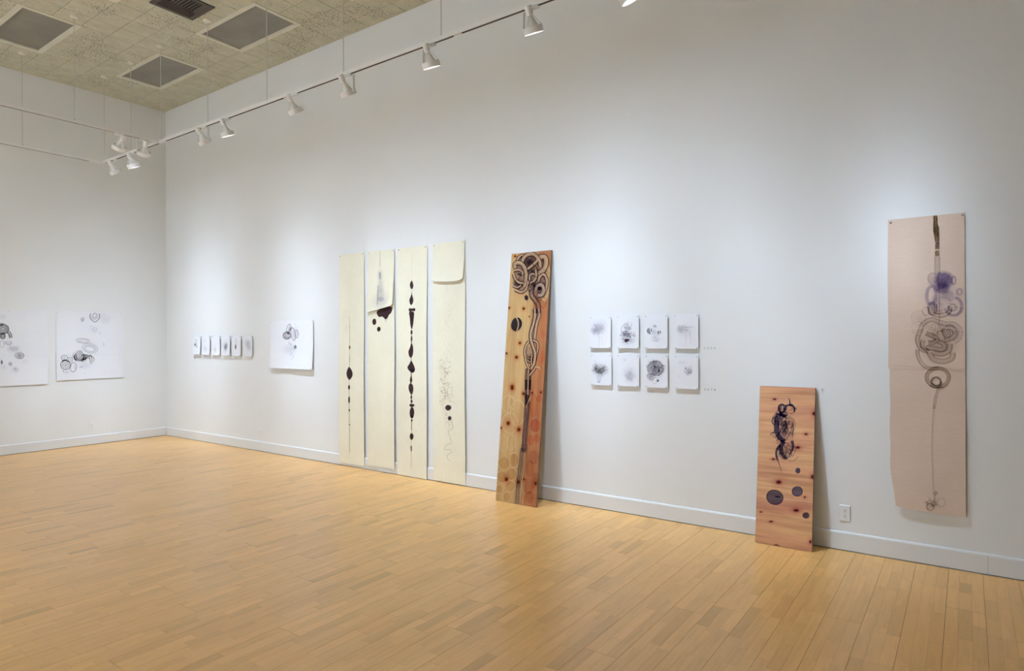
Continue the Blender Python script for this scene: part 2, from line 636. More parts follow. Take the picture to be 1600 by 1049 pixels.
def beam(ld, fall):
    """soft flood-lamp profile: the beam fades by e for every `fall` degrees off its axis"""
    ld.use_nodes = True
    t = ld.node_tree
    em = next(n for n in t.nodes if n.type == 'EMISSION')
    tc = t.nodes.new('ShaderNodeTexCoord')
    nrm = t.nodes.new('ShaderNodeVectorMath')
    nrm.operation = 'NORMALIZE'
    t.links.new(tc.outputs['Normal'], nrm.inputs[0])
    dt = t.nodes.new('ShaderNodeVectorMath')
    dt.operation = 'DOT_PRODUCT'
    t.links.new(nrm.outputs[0], dt.inputs[0])
    dt.inputs[1].default_value = (0, 0, -1)
    last = dt.outputs['Value']
    for op, val in (('ARCCOSINE', None), ('MULTIPLY', -180.0 / PI / fall), ('EXPONENT', None)):
        mt = t.nodes.new('ShaderNodeMath')
        mt.operation = op
        t.links.new(last, mt.inputs[0])
        if val is not None:
            mt.inputs[1].default_value = val
        last = mt.outputs[0]
    t.links.new(last, em.inputs['Strength'])


def spotlight(label, loc, tilt, aim, yaw=0.0, side=1, turn=0.0, power=1.0, cone=62, on_back='chrome', group='white track spotlights'):
    t = thing('track_spotlight', label, 'spotlight', loc, group)
    t.rotation_euler = (0, 0, turn)
    link('adapter', _adapter, t)
    xo = side * (RING_R + 0.008)
    link('arm', _arm, t, (xo, 0, 0))
    ring = link('lamp_ring', _ring, t, (0, 0, -0.166))
    ring.rotation_euler = (math.radians(tilt), 0, math.radians(yaw))
    link('knob', _knob, t, (xo, 0, -0.166))
    link('bulb', _bulb if on_back == 'chrome' else _bulbw, ring)
    link('lens', _lens, ring)
    link('socket', _socket, ring)
    link('collar', _collar, ring)
    for k in range(3):
        s = link('strut', _strut, ring)
        s.rotation_euler = (0, 0, k * 2 * PI / 3 + 0.5)
    st = math.sin(math.radians(tilt))
    ct = math.cos(math.radians(tilt))
    top = Vector((0, -0.160 * st, -0.166 + 0.160 * ct))
    pts = [Vector((-side * 0.040, 0, -0.018)), Vector((-side * 0.052, -0.02, -0.045)), (top + Vector((-side * .045, -.02, -.02))), top + Vector((-side * .012, 0, -.02))]
    fine = []
    for i in range(13):
        u = i / 12
        a = [p.copy() for p in pts]
        while len(a) > 1:
            a = [a[q].lerp(a[q + 1], u) for q in range(len(a) - 1)]
        fine.append(a[0])
    MB().tube(fine, 0.003, 6).build('cord', 'white_metal', t, True)
    ld = bpy.data.lights.new('lamp_light', 'SPOT')
    ld.energy = LAMP_W * power
    ld.color = LAMP_COL
    ld.spot_size = math.radians(165)
    ld.spot_blend = 0.3
    beam(ld, cone)
    ld.shadow_soft_size = 0.06
    lo = bpy.data.objects.new('lamp_light', ld)
    C.objects.link(lo)
    lo.parent = ring
    lo.location = (0, 0, -0.037)
    lo.rotation_euler = (math.radians(aim - tilt), 0, 0)
    return t


MAINZ = ZT
spots_main = [
    # x, tilt, yaw, arm side, power, cone, label
    (1.1, 19, 0, -1, 0.75, 13, 'white track spotlight nearest the corner end of the long track'),
    (1.64, 20, 0, -1, 0.75, 13, 'white track spotlight with bright face, second from the corner end of the long track'),
    (3.45, 20, 0, 1, 0.85, 13, 'white track spotlight in front of a hanging rod, first past where the tracks meet'),
    (3.94, 20, 0, -1, 0.85, 13, 'white track spotlight with bright face, second past where the tracks meet'),
    (5.21, 20, 0, -1, 1.0, 13, 'white track spotlight above the first cream strips, third past where the tracks meet'),
    (6.03, 20, 0, 1, 1.0, 13, 'white track spotlight hung beside a rod above the last cream strip'),
    (7.11, 20, 0, -1, 1.0, 13, 'white track spotlight between the last cream strip and the tall leaning board'),
    (8.17, 21, 0, -1, 1.3, 15, 'white track spotlight above the eight pinned drawings'),
    (8.98, 24, -35, 1, 1.08, 13, 'white track spotlight past the eight pinned drawings, turned to the short leaning board'),
    (10.5, 33, 0, 1, 0.6, 9, 'white track spotlight above the long brown paper hanging'),
]
for (x, tilt, yaw, side, pw, cone, lab), look in zip(spots_main, (34, 24, 36, 24, 34, 33, 25, 26, 28, 28)):
    spotlight(lab, (x, YT, MAINZ), look, tilt, yaw, side, 0.0, pw, cone, 'white')
spots_left = [
    (-1.43, 34, -12, -1, 0.95, 14, 'white track spotlight with silver bulb back, close to the meeting of the tracks'),
    (-1.72, 36, 4, 1, 0.55, 14, 'white track spotlight with silver bulb back, farther from the meeting of the tracks'),
]
for y, tilt, yaw, side, pw, cone, lab in spots_left:
    spotlight(lab, (2.37, y, MAINZ), tilt, tilt, yaw, side, PI / 2, pw, cone, 'chrome')

# added unseen track of fill spots behind the camera, bounced off the opposite wall
rail('track_rail', 'added unseen lighting track for fill along the wall opposite the cream strips', 'x', YF + 1.24, 0.70, 10.9,
     (1.6, 4.0, 6.4, 8.8), ((0.82, 10.88),))
for k in range(8):
    spotlight('added unseen fill spotlight along the wall opposite the cream strips', (2.9 + k * 0.5, YF + 1.24, MAINZ), 40, 40, 0, 1, PI, FILL, 25, 'white',
              'added fill spotlights along the opposite wall')


# ------------------------------------------------------------------ sheets of paper and what is drawn on them
def homography(src, dst):
    A, B = [], []
    for (x, y), (u, v) in zip(src, dst):
        A += [[x, y, 1, 0, 0, 0, -u * x, -u * y], [0, 0, 0, x, y, 1, -v * x, -v * y]]
        B += [u, v]
    h = np.linalg.solve(np.array(A, float), np.array(B, float))
    return np.append(h, 1).reshape(3, 3)


class Draw:
    """ink strokes in sketch coordinates, carried onto a sheet through a 4-corner map"""
    def __init__(self, quad, w, h, place, ground=(0.80, 0.81, 0.84)):
        # quad: sketch corners TL, TR, BR, BL; place(u, v, lift) -> local 3D point
        self.Hm = homography(quad, [(0, h), (w, h), (w, 0), (0, 0)])
        self.w, self.h = w, h
        self.place = place
        self.ground = np.array(ground)
        self.cx = self.cy = 0.0
        self.s = 1.0
        self.v, self.f, self.c = [], [], []
        self.lift = 0.0006
        self.soft_k = 0.8
        self.line_k = 1.0
        self.shade_k = 0.35
        self.edge_k = 1.0
        self.rng = random.Random(int(w * 1e5) + int(h * 1e4))
        q = np.array(quad, float)
        self.mpp = h / (np.linalg.norm(q[0] - q[3]) * .5 + np.linalg.norm(q[1] - q[2]) * .5)

    def crop(self, x, y, s):
        self.cx, self.cy, self.s = x, y, s
        return self

    def to_uv(self, p):
        q = self.Hm @ np.array([self.cx + p[0] / self.s, self.cy + p[1] / self.s, 1.0])
        return q[:2] / q[2]

    def size(self, px):
        return px / self.s * self.mpp

    def nxt(self):
        self.lift += 0.000012
        return self.lift

    def _put(self, u, v, z, col, a):
        u = min(max(u, 0.0005), self.w - 0.0005)
        v = min(max(v, 0.0005), self.h - 0.0005)
        self.v.append(self.place(u, v, z))
        g = self.ground
        c = np.array(col)
        a = min(1.0, a * 1.06)
        if c.sum() > 0.9 * g.sum():              # paler than the ground: solid pigment
            self.c.append((*(g + (c - g) * a), 1.0))
        else:                                    # film: light crosses it twice, hence the root
            self.c.append((*np.sqrt(1 - a + a * np.minimum(c / g, 1.0)), 0.0))
        return len(self.v) - 1

    @staticmethod
    def spline(pts, closed=False, n=6):
        P = [np.array(p, float) for p in pts]
        if len(P) < 3:
            return [P[0] + (P[-1] - P[0]) * k / n for k in range(n + 1)]
        out = []
        m = len(P)
        for i in range(m if closed else m - 1):
            p0 = P[(i - 1) % m] if closed or i > 0 else P[0]
            p1, p2 = P[i], P[(i + 1) % m]
            p3 = P[(i + 2) % m] if closed or i + 2 < m else P[-1]
            for k in range(n):
                t = k / n
                out.append(0.5 * ((2 * p1) + (p2 - p0) * t + (2 * p0 - 5 * p1 + 4 * p2 - p3) * t * t + (3 * p1 - p0 - 3 * p2 + p3) * t ** 3))
        if closed:
            out.append(out[0])
        else:
            out.append(P[-1])
        return out

    def stroke(self, pts, w, col, a=1.0, closed=False, n=6, taper=None, soft=0.0, raw=False):
        """w: width in sketch units; taper (w0, w1) multipliers at the ends; soft: share of width feathered"""
        L = pts if raw else self.spline(pts, closed, n)
        uv = [self.to_uv(p) for p in L]
        z = self.nxt()
        m = len(uv)
        rows = []
        for i in range(m):
            d = uv[min(i + 1, m - 1)] - uv[max(i - 1, 0)]
            if closed and i in (0, m - 1):
                d = uv[1] - uv[m - 2]
            ln = np.linalg.norm(d) or 1e-9
            nrm = np.array([-d[1], d[0]]) / ln
            hw = self.size(w) / 2
            if taper:
                t = i / (m - 1)
                hw *= taper[0] + (taper[1] - taper[0]) * t
            row = []
            if soft:
                for k, al in ((-1, 0), (-(1 - soft), a), (1 - soft, a), (1, 0)):
                    q = uv[i] + nrm * hw * k
                    row.append(self._put(q[0], q[1], z, col, al))
            else:
                for k in (-1, 1):
                    q = uv[i] + nrm * hw * k
                    row.append(self._put(q[0], q[1], z, col, a))
            rows.append(row)
        for r0, r1 in zip(rows, rows[1:]):
            for k in range(len(r0) - 1):
                self.f.append((r0[k], r0[k + 1], r1[k + 1], r1[k]))

    def blob(self, pts, col, a=1.0, feather=0.12, n=4, raw=False, centre=None, ca=None):
        L = pts if raw else self.spline(pts, True, n)[:-1]
        uv = np.array([self.to_uv(p) for p in L])
        z = self.nxt()
        c = uv.mean(0) if centre is None else self.to_uv(centre)
        ci = self._put(c[0], c[1], z, col, a if ca is None else ca)
        ring1 = [self._put(*(c + (q - c) * (1 - feather)), z, col, a) for q in uv]
        ring2 = [self._put(*(c + (q - c) * (1 + feather * .5)), z, col, 0.0) for q in uv]
        m = len(uv)
        for k in range(m):
            j = (k + 1) % m
            self.f.append((ci, ring1[k], ring1[j]))
            self.f.append((ring1[k], ring2[k], ring2[j], ring1[j]))

    @staticmethod
    def ell(cx, cy, rx, ry, rot=0, n=22, a0=0, a1=360, jit=0, rg=None):
        r = math.radians(rot)
        out = []
        full = abs(a1 - a0) >= 360
        for k in range(n if full else n + 1):
            t = math.radians(a0 + (a1 - a0) * k / n)
            j = 1 + (rg.uniform(-jit, jit) if rg else 0)
            x, y = rx * j * math.cos(t), ry * j * math.sin(t)
            out.append((cx + x * math.cos(r) - y * math.sin(r), cy + x * math.sin(r) + y * math.cos(r)))
        return out

    def oval(self, cx, cy, rx, ry, col, a=1.0, rot=0, feather=0.15, jit=0.03, ca=None):
        self.blob(self.ell(cx, cy, rx, ry, rot, 14, jit=jit, rg=self.rng), col, a, feather, 2, ca=ca)

    def ring(self, cx, cy, rx, ry, w, col, a=1.0, rot=0, a0=0, a1=360, soft=0.0, jit=0.02):
        full = abs(a1 - a0) >= 360
        self.stroke(self.ell(cx, cy, rx, ry, rot, 16, a0, a1, jit, self.rng), w, col, a, full, 3, soft=soft)

    def smudge(self, cx, cy, rx, ry, col, a, rot=0):
        """soft-edged rubbed patch"""
        z = self.nxt()
        ci = None
        prev = None
        c = self._put(*self.to_uv((cx, cy)), z, col, min(1.0, a * self.soft_k))
        a = min(1.0, a * self.soft_k)
        for fr, al in ((.22, .86 * a), (.45, .58 * a), (.7, .25 * a), (1.0, 0.0)):
            ring = [self._put(*self.to_uv(p), z, col, al) for p in self.ell(cx, cy, rx * fr, ry * fr, rot, 18, jit=.08, rg=self.rng)]
            m = len(ring)
            for k in range(m):
                j = (k + 1) % m
                if prev is None:
                    self.f.append((c, ring[k], ring[j]))
                else:
                    self.f.append((prev[k], ring[k], ring[j], prev[j]))
            prev = ring

    def rope(self, pts, w, line, fill, fa=0.6, lw=None, la=0.9, hatch=0, closed=False):
        """a drawn hose: tinted body, shaded edge and two contour lines"""
        L = self.spline(pts, closed, 8)
        lw = lw or w * 0.10
        self.stroke(L, w, fill, fa, closed, raw=True)
        m = len(L)
        left, right = [], []
        for i in range(m):
            d = L[min(i + 1, m - 1)] - L[max(i - 1, 0)]
            if closed and i in (0, m - 1):
                d = L[1] - L[m - 2]
            nr = np.array([-d[1], d[0]]) / (np.linalg.norm(d) or 1e-9)
            left.append(L[i] + nr * w / 2)
            right.append(L[i] - nr * w / 2)
        inner = [l * 0.8 + r * 0.2 for l, r in zip(left, right)]
        inner2 = [l * 0.12 + r * 0.88 for l, r in zip(left, right)]
        self.stroke(inner, w * 0.42, line, la * self.shade_k, closed, raw=True, soft=0.5)
        self.stroke(inner2, w * 0.34, line, la * self.shade_k * .8, closed, raw=True, soft=0.5)
        self.stroke(left, lw * self.edge_k * 1.2, line, la, closed, raw=True)
        self.stroke(right, lw * self.edge_k, line, la * 0.9, closed, raw=True)
        for k in range(hatch):
            i = self.rng.randrange(2, m - 2)
            j = min(i + self.rng.randint(4, 9), m - 1)
            f0 = self.rng.uniform(.15, .85)
            self.stroke([left[q] * f0 + right[q] * (1 - f0) for q in range(i, j + 1)], lw * .45, line, la * .55, raw=True)

    def tangle(self, cx, cy, rx, ry, n, w, col, a, spread=1.0, k=7):
        r = self.rng
        for _ in range(n):
            x, y = cx + r.gauss(0, rx * .33) * spread, cy + r.gauss(0, ry * .33) * spread
            pts = []
            ang = r.uniform(0, 2 * PI)
            for q in range(k):
                pts.append((x, y))
                ang += r.uniform(-1.1, 1.4)
                st = min(rx, ry) * r.uniform(.15, .42)
                x += math.cos(ang) * st
                y += math.sin(ang) * st * (ry / rx) ** .5
                if ((x - cx) / rx) ** 2 + ((y - cy) / ry) ** 2 > 1:
                    ang = math.atan2(cy - y, cx - x)
            self.stroke(pts, w * r.uniform(.7, 1.3), col, a * self.line_k * r.uniform(.5, 1.0), n=5)

    def rays(self, cx, cy, r0, r1, n, w, col, a, sx=1.0, sy=1.0, a0=0, a1=360):
        r = self.rng
        for _ in range(n):
            t = math.radians(r.uniform(a0, a1))
            q0, q1 = r0 * r.uniform(.8, 1.2), r1 * r.uniform(.65, 1.1)
            b = t + r.uniform(-.12, .12)
            p = [(cx + math.cos(t) * q0 * sx, cy + math.sin(t) * q0 * sy),
                 (cx + math.cos((t + b) / 2 + .04) * (q0 + q1) / 2 * sx, cy + math.sin((t + b) / 2 + .04) * (q0 + q1) / 2 * sy),
                 (cx + math.cos(b) * q1 * sx, cy + math.sin(b) * q1 * sy)]
            self.stroke(p, w, col, a * r.uniform(.5, 1), n=4, taper=(1.2, .4))

    def build(self, name, parent):
        m = bpy.data.meshes.new(name)
        m.from_pydata([tuple(p) for p in self.v], [], self.f)
        m.update()
        at = m.color_attributes.new('ink', 'FLOAT_COLOR', 'POINT')
        at.data.foreach_set('color', np.array(self.c, 'f').ravel())
        m.materials.append(MAT['ink'])
        o = link(name, m, parent)
        o['kind'] = 'stuff'
        return o


def wall_frame(wall, a, z):
    """origin of a sheet whose local x runs along the wall to the viewer's right, local z up, local -y into the room"""
    if wall == 'right':
        return (a, 0.0, z), 0.0
    return (0.0, a, z), PI / 2                # left wall: local x -> +y, local -y -> +x


def sheet(name, label, cat, wall, a, z, w, h, mat, bend, nu=10, nv=14, edge=None, group=None, pins=(), pin_r=0.0038, thick=0.0008):
    """a thin sheet with real thickness; bend(u, v) is its distance off the wall"""
    loc, rz = wall_frame(wall, a, z)
    t = thing(name, label, cat, loc, group)
    t.rotation_euler = (0, 0, rz)
    s = sheet_mesh(t, 'sheet', w, h, mat, bend, nu, nv, edge, thick)
    for (u, v) in pins:
        d = bend(u, v)
        p = MB()
        p.lathe([(0.0011, -0.0012), (0.0011, -d - .002)], 6, axis='y', c=(u, 0, v))
        p.lathe([(pin_r * .6, -d - .001), (pin_r, -d - .002), (pin_r, -d - .005), (pin_r * .5, -d - .0065)], 10, axis='y', c=(u, 0, v), cap1=True)
        p.build('pin', 'pin', t, True)
    return t


def sheet_mesh(t, name, w, h, mat, bend, nu, nv, edge=None, thick=0.0008):
    m = MB()
    for side in (0, 1):
        for j in range(nv + 1):
            for i in range(nu + 1):
                u, v = w * i / nu, h * j / nv
                uu, vv = edge(u, v) if edge else (u, v)
                m.v.append((uu, -bend(u, v) + (thick if side else 0), vv))
    N = (nu + 1) * (nv + 1)
    idx = lambda i, j, s: s * N + j * (nu + 1) + i
    for j in range(nv):
        for i in range(nu):
            m.f.append((idx(i, j, 0), idx(i + 1, j, 0), idx(i + 1, j + 1, 0), idx(i, j + 1, 0)))
            m.f.append((idx(i, j, 1), idx(i, j + 1, 1), idx(i + 1, j + 1, 1), idx(i + 1, j, 1)))
    for j in range(nv):
        m.f.append((idx(0, j, 0), idx(0, j + 1, 0), idx(0, j + 1, 1), idx(0, j, 1)))
        m.f.append((idx(nu, j, 0), idx(nu, j, 1), idx(nu, j + 1, 1), idx(nu, j + 1, 0)))
    for i in range(nu):
        m.f.append((idx(i, 0, 0), idx(i, 0, 1), idx(i + 1, 0, 1), idx(i + 1, 0, 0)))
        m.f.append((idx(i, nv, 0), idx(i + 1, nv, 0), idx(i + 1, nv, 1), idx(i, nv, 1)))
    return m.build(name, mat, t, True)


def placer(bend, extra=0.0):
    return lambda u, v, z: (u, -bend(u, v) - extra - z, v)


INK = srgb(58, 44, 52)
INKP = srgb(72, 58, 88)
GR = srgb(128, 124, 136)
LG = srgb(165, 163, 176)
VLG = srgb(190, 190, 204)
BLK = srgb(46, 44, 50)

# ---- two large sheets of loop drawings on the left wall
def loops_a(d):
    """right-hand sheet: onion-ring loops"""
    d.crop(80, 480, 8.74)
    d.smudge(735, 155, 85, 70, VLG, .5)
    d.ring(735, 150, 62, 55, 5, LG, .35)
    d.stroke([(536, 82), (526, 130), (550, 170), (600, 198), (640, 166), (662, 120), (655, 82)], 9, BLK, .85)
    d.ring(592, 108, 25, 33, 7, BLK, .7, 20)
    d.stroke([(543, 120), (555, 150), (588, 158), (620, 145), (640, 100)], 7, BLK, .65)
    d.stroke([(575, 84), (620, 82), (730, 84)], 3, GR, .6)
    d.ring(427, 168, 20, 27, 6, GR, .8, 15)
    d.oval(427, 170, 14, 20, GR, .5)
    d.smudge(585, 305, 70, 55, VLG, .5)
    d.ring(592, 300, 30, 34, 4, LG, .5)
    d.oval(541, 257, 7, 5, BLK, .8)
    d.oval(663, 350, 14, 10, LG, .6)
    d.oval(714, 505, 14, 26, LG, .4)
    for k in range(3):
        d.ring(432, 458, 96 - 16 * k, 36 - 9 * k, 6, LG, .65, 4)
    d.stroke([(350, 490), (430, 450), (520, 445)], 5, GR, .5)
    for k in range(3):
        d.ring(525, 562 + 3 * k, 108 - 22 * k, 66 - 15 * k, 6, GR, .75, 12)
    d.stroke([(450, 545), (530, 535), (600, 580)], 5, GR, .6)
    for k in range(6):
        d.ring(392 + 13 * k, 662 + 3 * k, 104 - 15 * k, 76 - 11 * k, 9 if k else 7, BLK if k else GR, .85 if k else .6, -14, 60, 285)
    d.stroke([(305, 660), (315, 705), (345, 728)], 24, BLK, .85, taper=(.4, .8))
    d.stroke([(330, 640), (338, 690), (375, 712)], 10, BLK, .8)
    d.smudge(460, 680, 90, 45, BLK, .65)
    for p in ([(480, 650), (440, 690), (405, 750)], [(500, 655), (470, 700), (465, 740)], [(505, 660), (520, 710), (532, 778)],
              [(515, 655), (550, 690), (548, 770)], [(520, 652), (572, 690), (580, 720), (565, 750)], [(410, 660), (460, 650), (500, 655)],
              [(425, 695), (440, 730), (420, 755)], [(430, 675), (480, 690), (500, 690)]):
        d.stroke(p, 11, BLK, .75, taper=(1.2, .5))
    d.ring(180, 692, 42, 32, 7, BLK, .8)
    d.oval(175, 694, 14, 6, BLK, .8)
    d.stroke([(145, 745), (185, 722), (235, 745)], 22, BLK, .9, taper=(.8, .6))
    for rx, ry, w in ((65, 58, 9), (47, 38, 5), (30, 20, 4), (11, 7, 5)):
        d.ring(194, 792, rx, ry, w, BLK, .85, 5)
    d.ring(258, 718, 26, 34, 7, BLK, .7)
    d.stroke([(252, 700), (262, 715), (252, 735)], 6, BLK, .6)
    d.stroke(d.ell(297, 820, 40, 66, 8, 16), 8, GR, .95, True, 3)
    d.stroke([(320, 790), (312, 812), (325, 850)], 5, GR, .6)
    d.smudge(205, 888, 60, 36, GR, .4)
    d.stroke([(155, 855), (170, 885), (160, 870)], 6, GR, .7)
    d.stroke([(380, 812), (425, 822)], 7, BLK, .6)
    d.oval(448, 904, 5, 5, BLK, .8)
    d.smudge(450, 800, 110, 60, VLG, .6)
    d.stroke([(80, 650), (500, 640), (985, 655)], 4, LG, .35)


def loops_b(d):
    d.crop(0, 480, 8.07)
    for rx, ry, w in ((74, 60, 13), (56, 44, 9), (38, 28, 9), (20, 14, 7)):
        d.ring(18, 285, rx, ry, w, INK, .85, -10)
    for rx, ry, w in ((32, 36, 12), (20, 22, 8), (9, 10, 6)):
        d.ring(16, 372, rx, ry, w, BLK, .75)
    d.oval(0, 225, 30, 22, BLK, .6)
    d.rope([(88, 318), (112, 350), (122, 395)], 34, BLK, srgb(190, 188, 190), .8, 8, .75, 3)
    d.smudge(90, 450, 75, 45, LG, .6)
    d.stroke([(48, 440), (70, 475), (115, 475), (130, 440)], 14, LG, .6)
    d.ring(5, 475, 28, 45, 12, LG, .6)
    d.smudge(160, 540, 120, 70, VLG, .9)
    d.tangle(165, 545, 90, 50, 9, 5, LG, .45)
    for rx, ry, w, c in ((58, 38, 6, INKP), (42, 30, 6, GR), (24, 18, 8, BLK), (10, 8, 8, BLK)):
        d.ring(232, 615, rx, ry, w, c, .7, -5)
    d.stroke([(265, 585), (290, 600), (280, 640), (240, 660)], 6, INKP, .6)
    d.oval(0, 700, 14, 28, BLK, .75)
    d.oval(112, 722, 28, 26, LG, .8)
    d.smudge(170, 790, 80, 60, VLG, .7)
    d.tangle(170, 795, 50, 40, 5, 5, LG, .4)
    d.smudge(20, 760, 60, 60, LG, .4)
    d.smudge(300, 690, 60, 40, VLG, .6)
    d.stroke([(0, 610), (300, 620), (600, 612)], 4, LG, .35)
    d.smudge(20, 130, 60, 40, LG, .4)
    # the part of the drawing that runs on past the edge of the view
    for cx, cy, r in ((-120, 320, 70), (-180, 470, 85), (-90, 560, 50), (-230, 620, 60)):
        for q in (1, .7, .4):
            d.ring(cx, cy, r * q, r * q * .8, 8, BLK, .7, 20)


def flat_bend(base, low, amp=0.0, ph=0.0, w=1.0, h=1.0):
    def f(u, v):
        t = 1 - v / h
        return base + low * t * t + amp * t * math.sin(u / w * 7 + ph) + amp * .4 * math.sin(v / h * 6 + ph)
    return f


# right-hand of the two on the left wall (y from -1.585 to -0.677, z from 1.0 to 2.02)
w, h = 0.908, 1.018
bd = flat_bend(0.004, 0.013, 0.002, 0.5, w, h)
t = sheet('loop_drawing', 'large white paper with black onion-ring loops at its lower left, hung nearest the corner', 'drawing', 'left', -1.585, 1.002, w, h, 'paper_warm', bd,
          12, 14, pins=((.02, h - .02), (w - .02, h - .02)), group='large loop drawings')
d = Draw([(88.6, 487.4), (192.7, 487.0), (192.7, 590.4), (88.6, 594.4)], w, h, placer(bd))
loops_a(d)
d.build('ink_drawing', t)
w, h = 0.92, 1.065
bd2 = flat_bend(0.004, 0.015, 0.002, 1.9, w, h)
t = sheet('loop_drawing', 'large white paper with dark loops and pale grey smudges, hung farther from the corner', 'drawing', 'left', -1.693 - w, 0.96, w, h, 'paper_warm', bd2,
          12, 14, pins=((.02, h - .02), (w * .5, h - .02), (w - .02, h - .02)), group='large loop drawings')
d = Draw([(-56.0, 484.0), (75, 485), (75, 600.2), (-56.0, 607.7)], w, h, placer(bd2))
loops_b(d)
d.build('ink_drawing', t)


# ---- six small sheets by the corner
def six(d, k):
    d.crop(295, 515, 14.545)
    G = srgb(140, 138, 150)
    if k == 0:
        d.oval(160, 243, 14, 16, GR, .7)
        d.smudge(150, 350, 60, 75, G, .6)
        d.oval(135, 345, 16, 28, GR, .7)
        d.oval(180, 400, 14, 28, GR, .6, -20)
        d.tangle(160, 350, 50, 70, 6, 5, GR, .5)
    elif k == 1:
        d.smudge(375, 245, 28, 40, VLG, .9)
        d.smudge(360, 420, 70, 80, VLG, .8)
        d.smudge(395, 470, 30, 60, LG, .7)
    elif k == 2:
        d.stroke([(605, 360), (600, 420), (602, 500)], 10, LG, .8)
        d.smudge(600, 460, 40, 70, VLG, .8)
    elif k == 3:
        d.smudge(840, 390, 75, 170, G, .95)
        d.smudge(850, 390, 40, 90, GR, .6)
        d.stroke([(800, 400), (870, 395)], 10, LG, .5)
        d.rays(845, 390, 20, 90, 24, 4, GR, .3, .7, 1.2)
    elif k == 4:
        d.oval(1068, 385, 14, 58, INKP, .85)
        d.stroke([(1075, 200), (1070, 270), (1068, 340)], 14, LG, .8)
        d.smudge(1065, 380, 40, 90, LG, .6)
    else:
        d.smudge(1345, 310, 110, 120, LG, .95)
        d.smudge(1385, 420, 70, 80, LG, .8)
        d.tangle(1350, 340, 90, 110, 8, 5, LG, .4)


SIX = [('three dark smudges', 1.0), ('two faint smudges', 0), ('one thin short pale line', 0), ('a dark upright feathery patch', 0), ('a narrow dark spindle mark', 0), ('a wide pale grey cloud', 0)]
sx = [0.885, 1.150, 1.432, 1.710, 1.994, 2.285]
px = [(300.8, 313.6), (315.2, 328.6), (330.8, 343.9), (346.2, 360.4), (362.7, 377.4), (379.9, 395.0)]
for k in range(6):
    w, h = 0.228 if k else 0.224, 0.298
    z = 1.357 - 0.002 * k
    bd = flat_bend(0.022, 0.005, 0.004 if k < 3 else -0.003, 1.2 + k, w, h)
    t = sheet('small_drawing', 'small white paper with %s, one of six by the corner' % SIX[k][0], 'drawing', 'right', sx[k], z, w, h, 'paper', bd,
              8, 8, pins=((.012, h - .012), (w - .012, h - .012), (.012, .012), (w - .012, .012)), group='six small drawings by the corner', pin_r=.0045)
    d = Draw([(px[k][0], 524.4), (px[k][1], 524.4), (px[k][1], 556.0), (px[k][0], 555.0)], w, h, placer(bd))
    six(d, k)
    d.build('ink_drawing', t)

# ---- square sheet with clustered ovals
w, h = 0.940, 0.655
bd = flat_bend(0.012, 0.022, 0.005, 2.2, w, h)
t = sheet('oval_drawing', 'white paper with clustered outlined ovals and drips, between the small drawings and cream strips', 'drawing', 'right', 2.943, 1.192, w, h, 'paper', bd,
          14, 12, pins=((.015, h - .015), (w - .015, h - .015), (.015, .015), (w - .015, .015)), pin_r=.0045)
d = Draw([(422, 501), (488.4, 500), (488.4, 577), (422, 576)], w, h, placer(bd))
d.crop(415, 495, 11.04)
d.ring(535, 295, 28, 70, 8, GR, .7, 0)
d.ring(520, 290, 36, 72, 6, GR, .6)
d.stroke([(500, 110), (520, 160), (515, 210)], 14, LG, .5)
d.smudge(540, 280, 60, 100, LG, .5)
d.stroke(d.ell(472, 295, 40, 112, -10, 18), 11, INK, .85, True, 3)
d.blob(d.ell(472, 295, 36, 105, -10, 14), srgb(205, 203, 214), .6, .1, 2)
d.stroke([(452, 260), (480, 300), (465, 340)], 5, GR, .6)
d.stroke(d.ell(397, 195, 34, 74, 16, 18), 11, INK, .85, True, 3)
d.ring(408, 200, 16, 42, 9, INKP, .75, 18)
d.oval(412, 205, 9, 26, srgb(150, 80, 130), .55, 18)
d.oval(365, 322, 70, 62, srgb(196, 192, 200), .9)
for rx, ry, ww in ((72, 64, 13), (58, 50, 8), (42, 36, 6)):
    d.ring(365, 320, rx, ry, ww, INK, .75, -8)
d.oval(390, 285, 26, 22, INK, .6)
d.tangle(362, 330, 40, 34, 5, 4, BLK, .5)
d.smudge(420, 560, 160, 120, VLG, .75)
d.ring(403, 440, 14, 22, 6, GR, .7, 20)
d.oval(432, 472, 10, 13, GR, .7)
d.oval(510, 520, 24, 36, GR, .85)
d.rays(508, 520, 8, 40, 10, 5, GR, .6)
d.ring(448, 645, 14, 24, 7, GR, .7, 20)
d.oval(486, 685, 11, 14, GR, .7)
d.oval(462, 720, 7, 16, LG, .8)
d.stroke([(655, 310), (650, 370), (640, 395)], 5, LG, .6)
d.tangle(430, 560, 90, 130, 6, 4, LG, .4)
d.build('ink_drawing', t)


# ---- four cream strips hung to the floor
def strip_bend(h, amp, ph, w):
    def f(u, v):
        t = 1 - v / h
        return 0.006 + 0.019 * min(1, t * 1.6) + 0.004 * t * math.sin(u / w * 5 + ph) + amp * math.sin(v * 3.1 + ph) * t
    return f


def wave_edge(w, h, a, ph):
    def f(u, v):
        return u + (a * math.sin(v * 4 + ph) if u > w * .5 else a * .7 * math.sin(v * 3.3 + ph + 1)), v
    return f


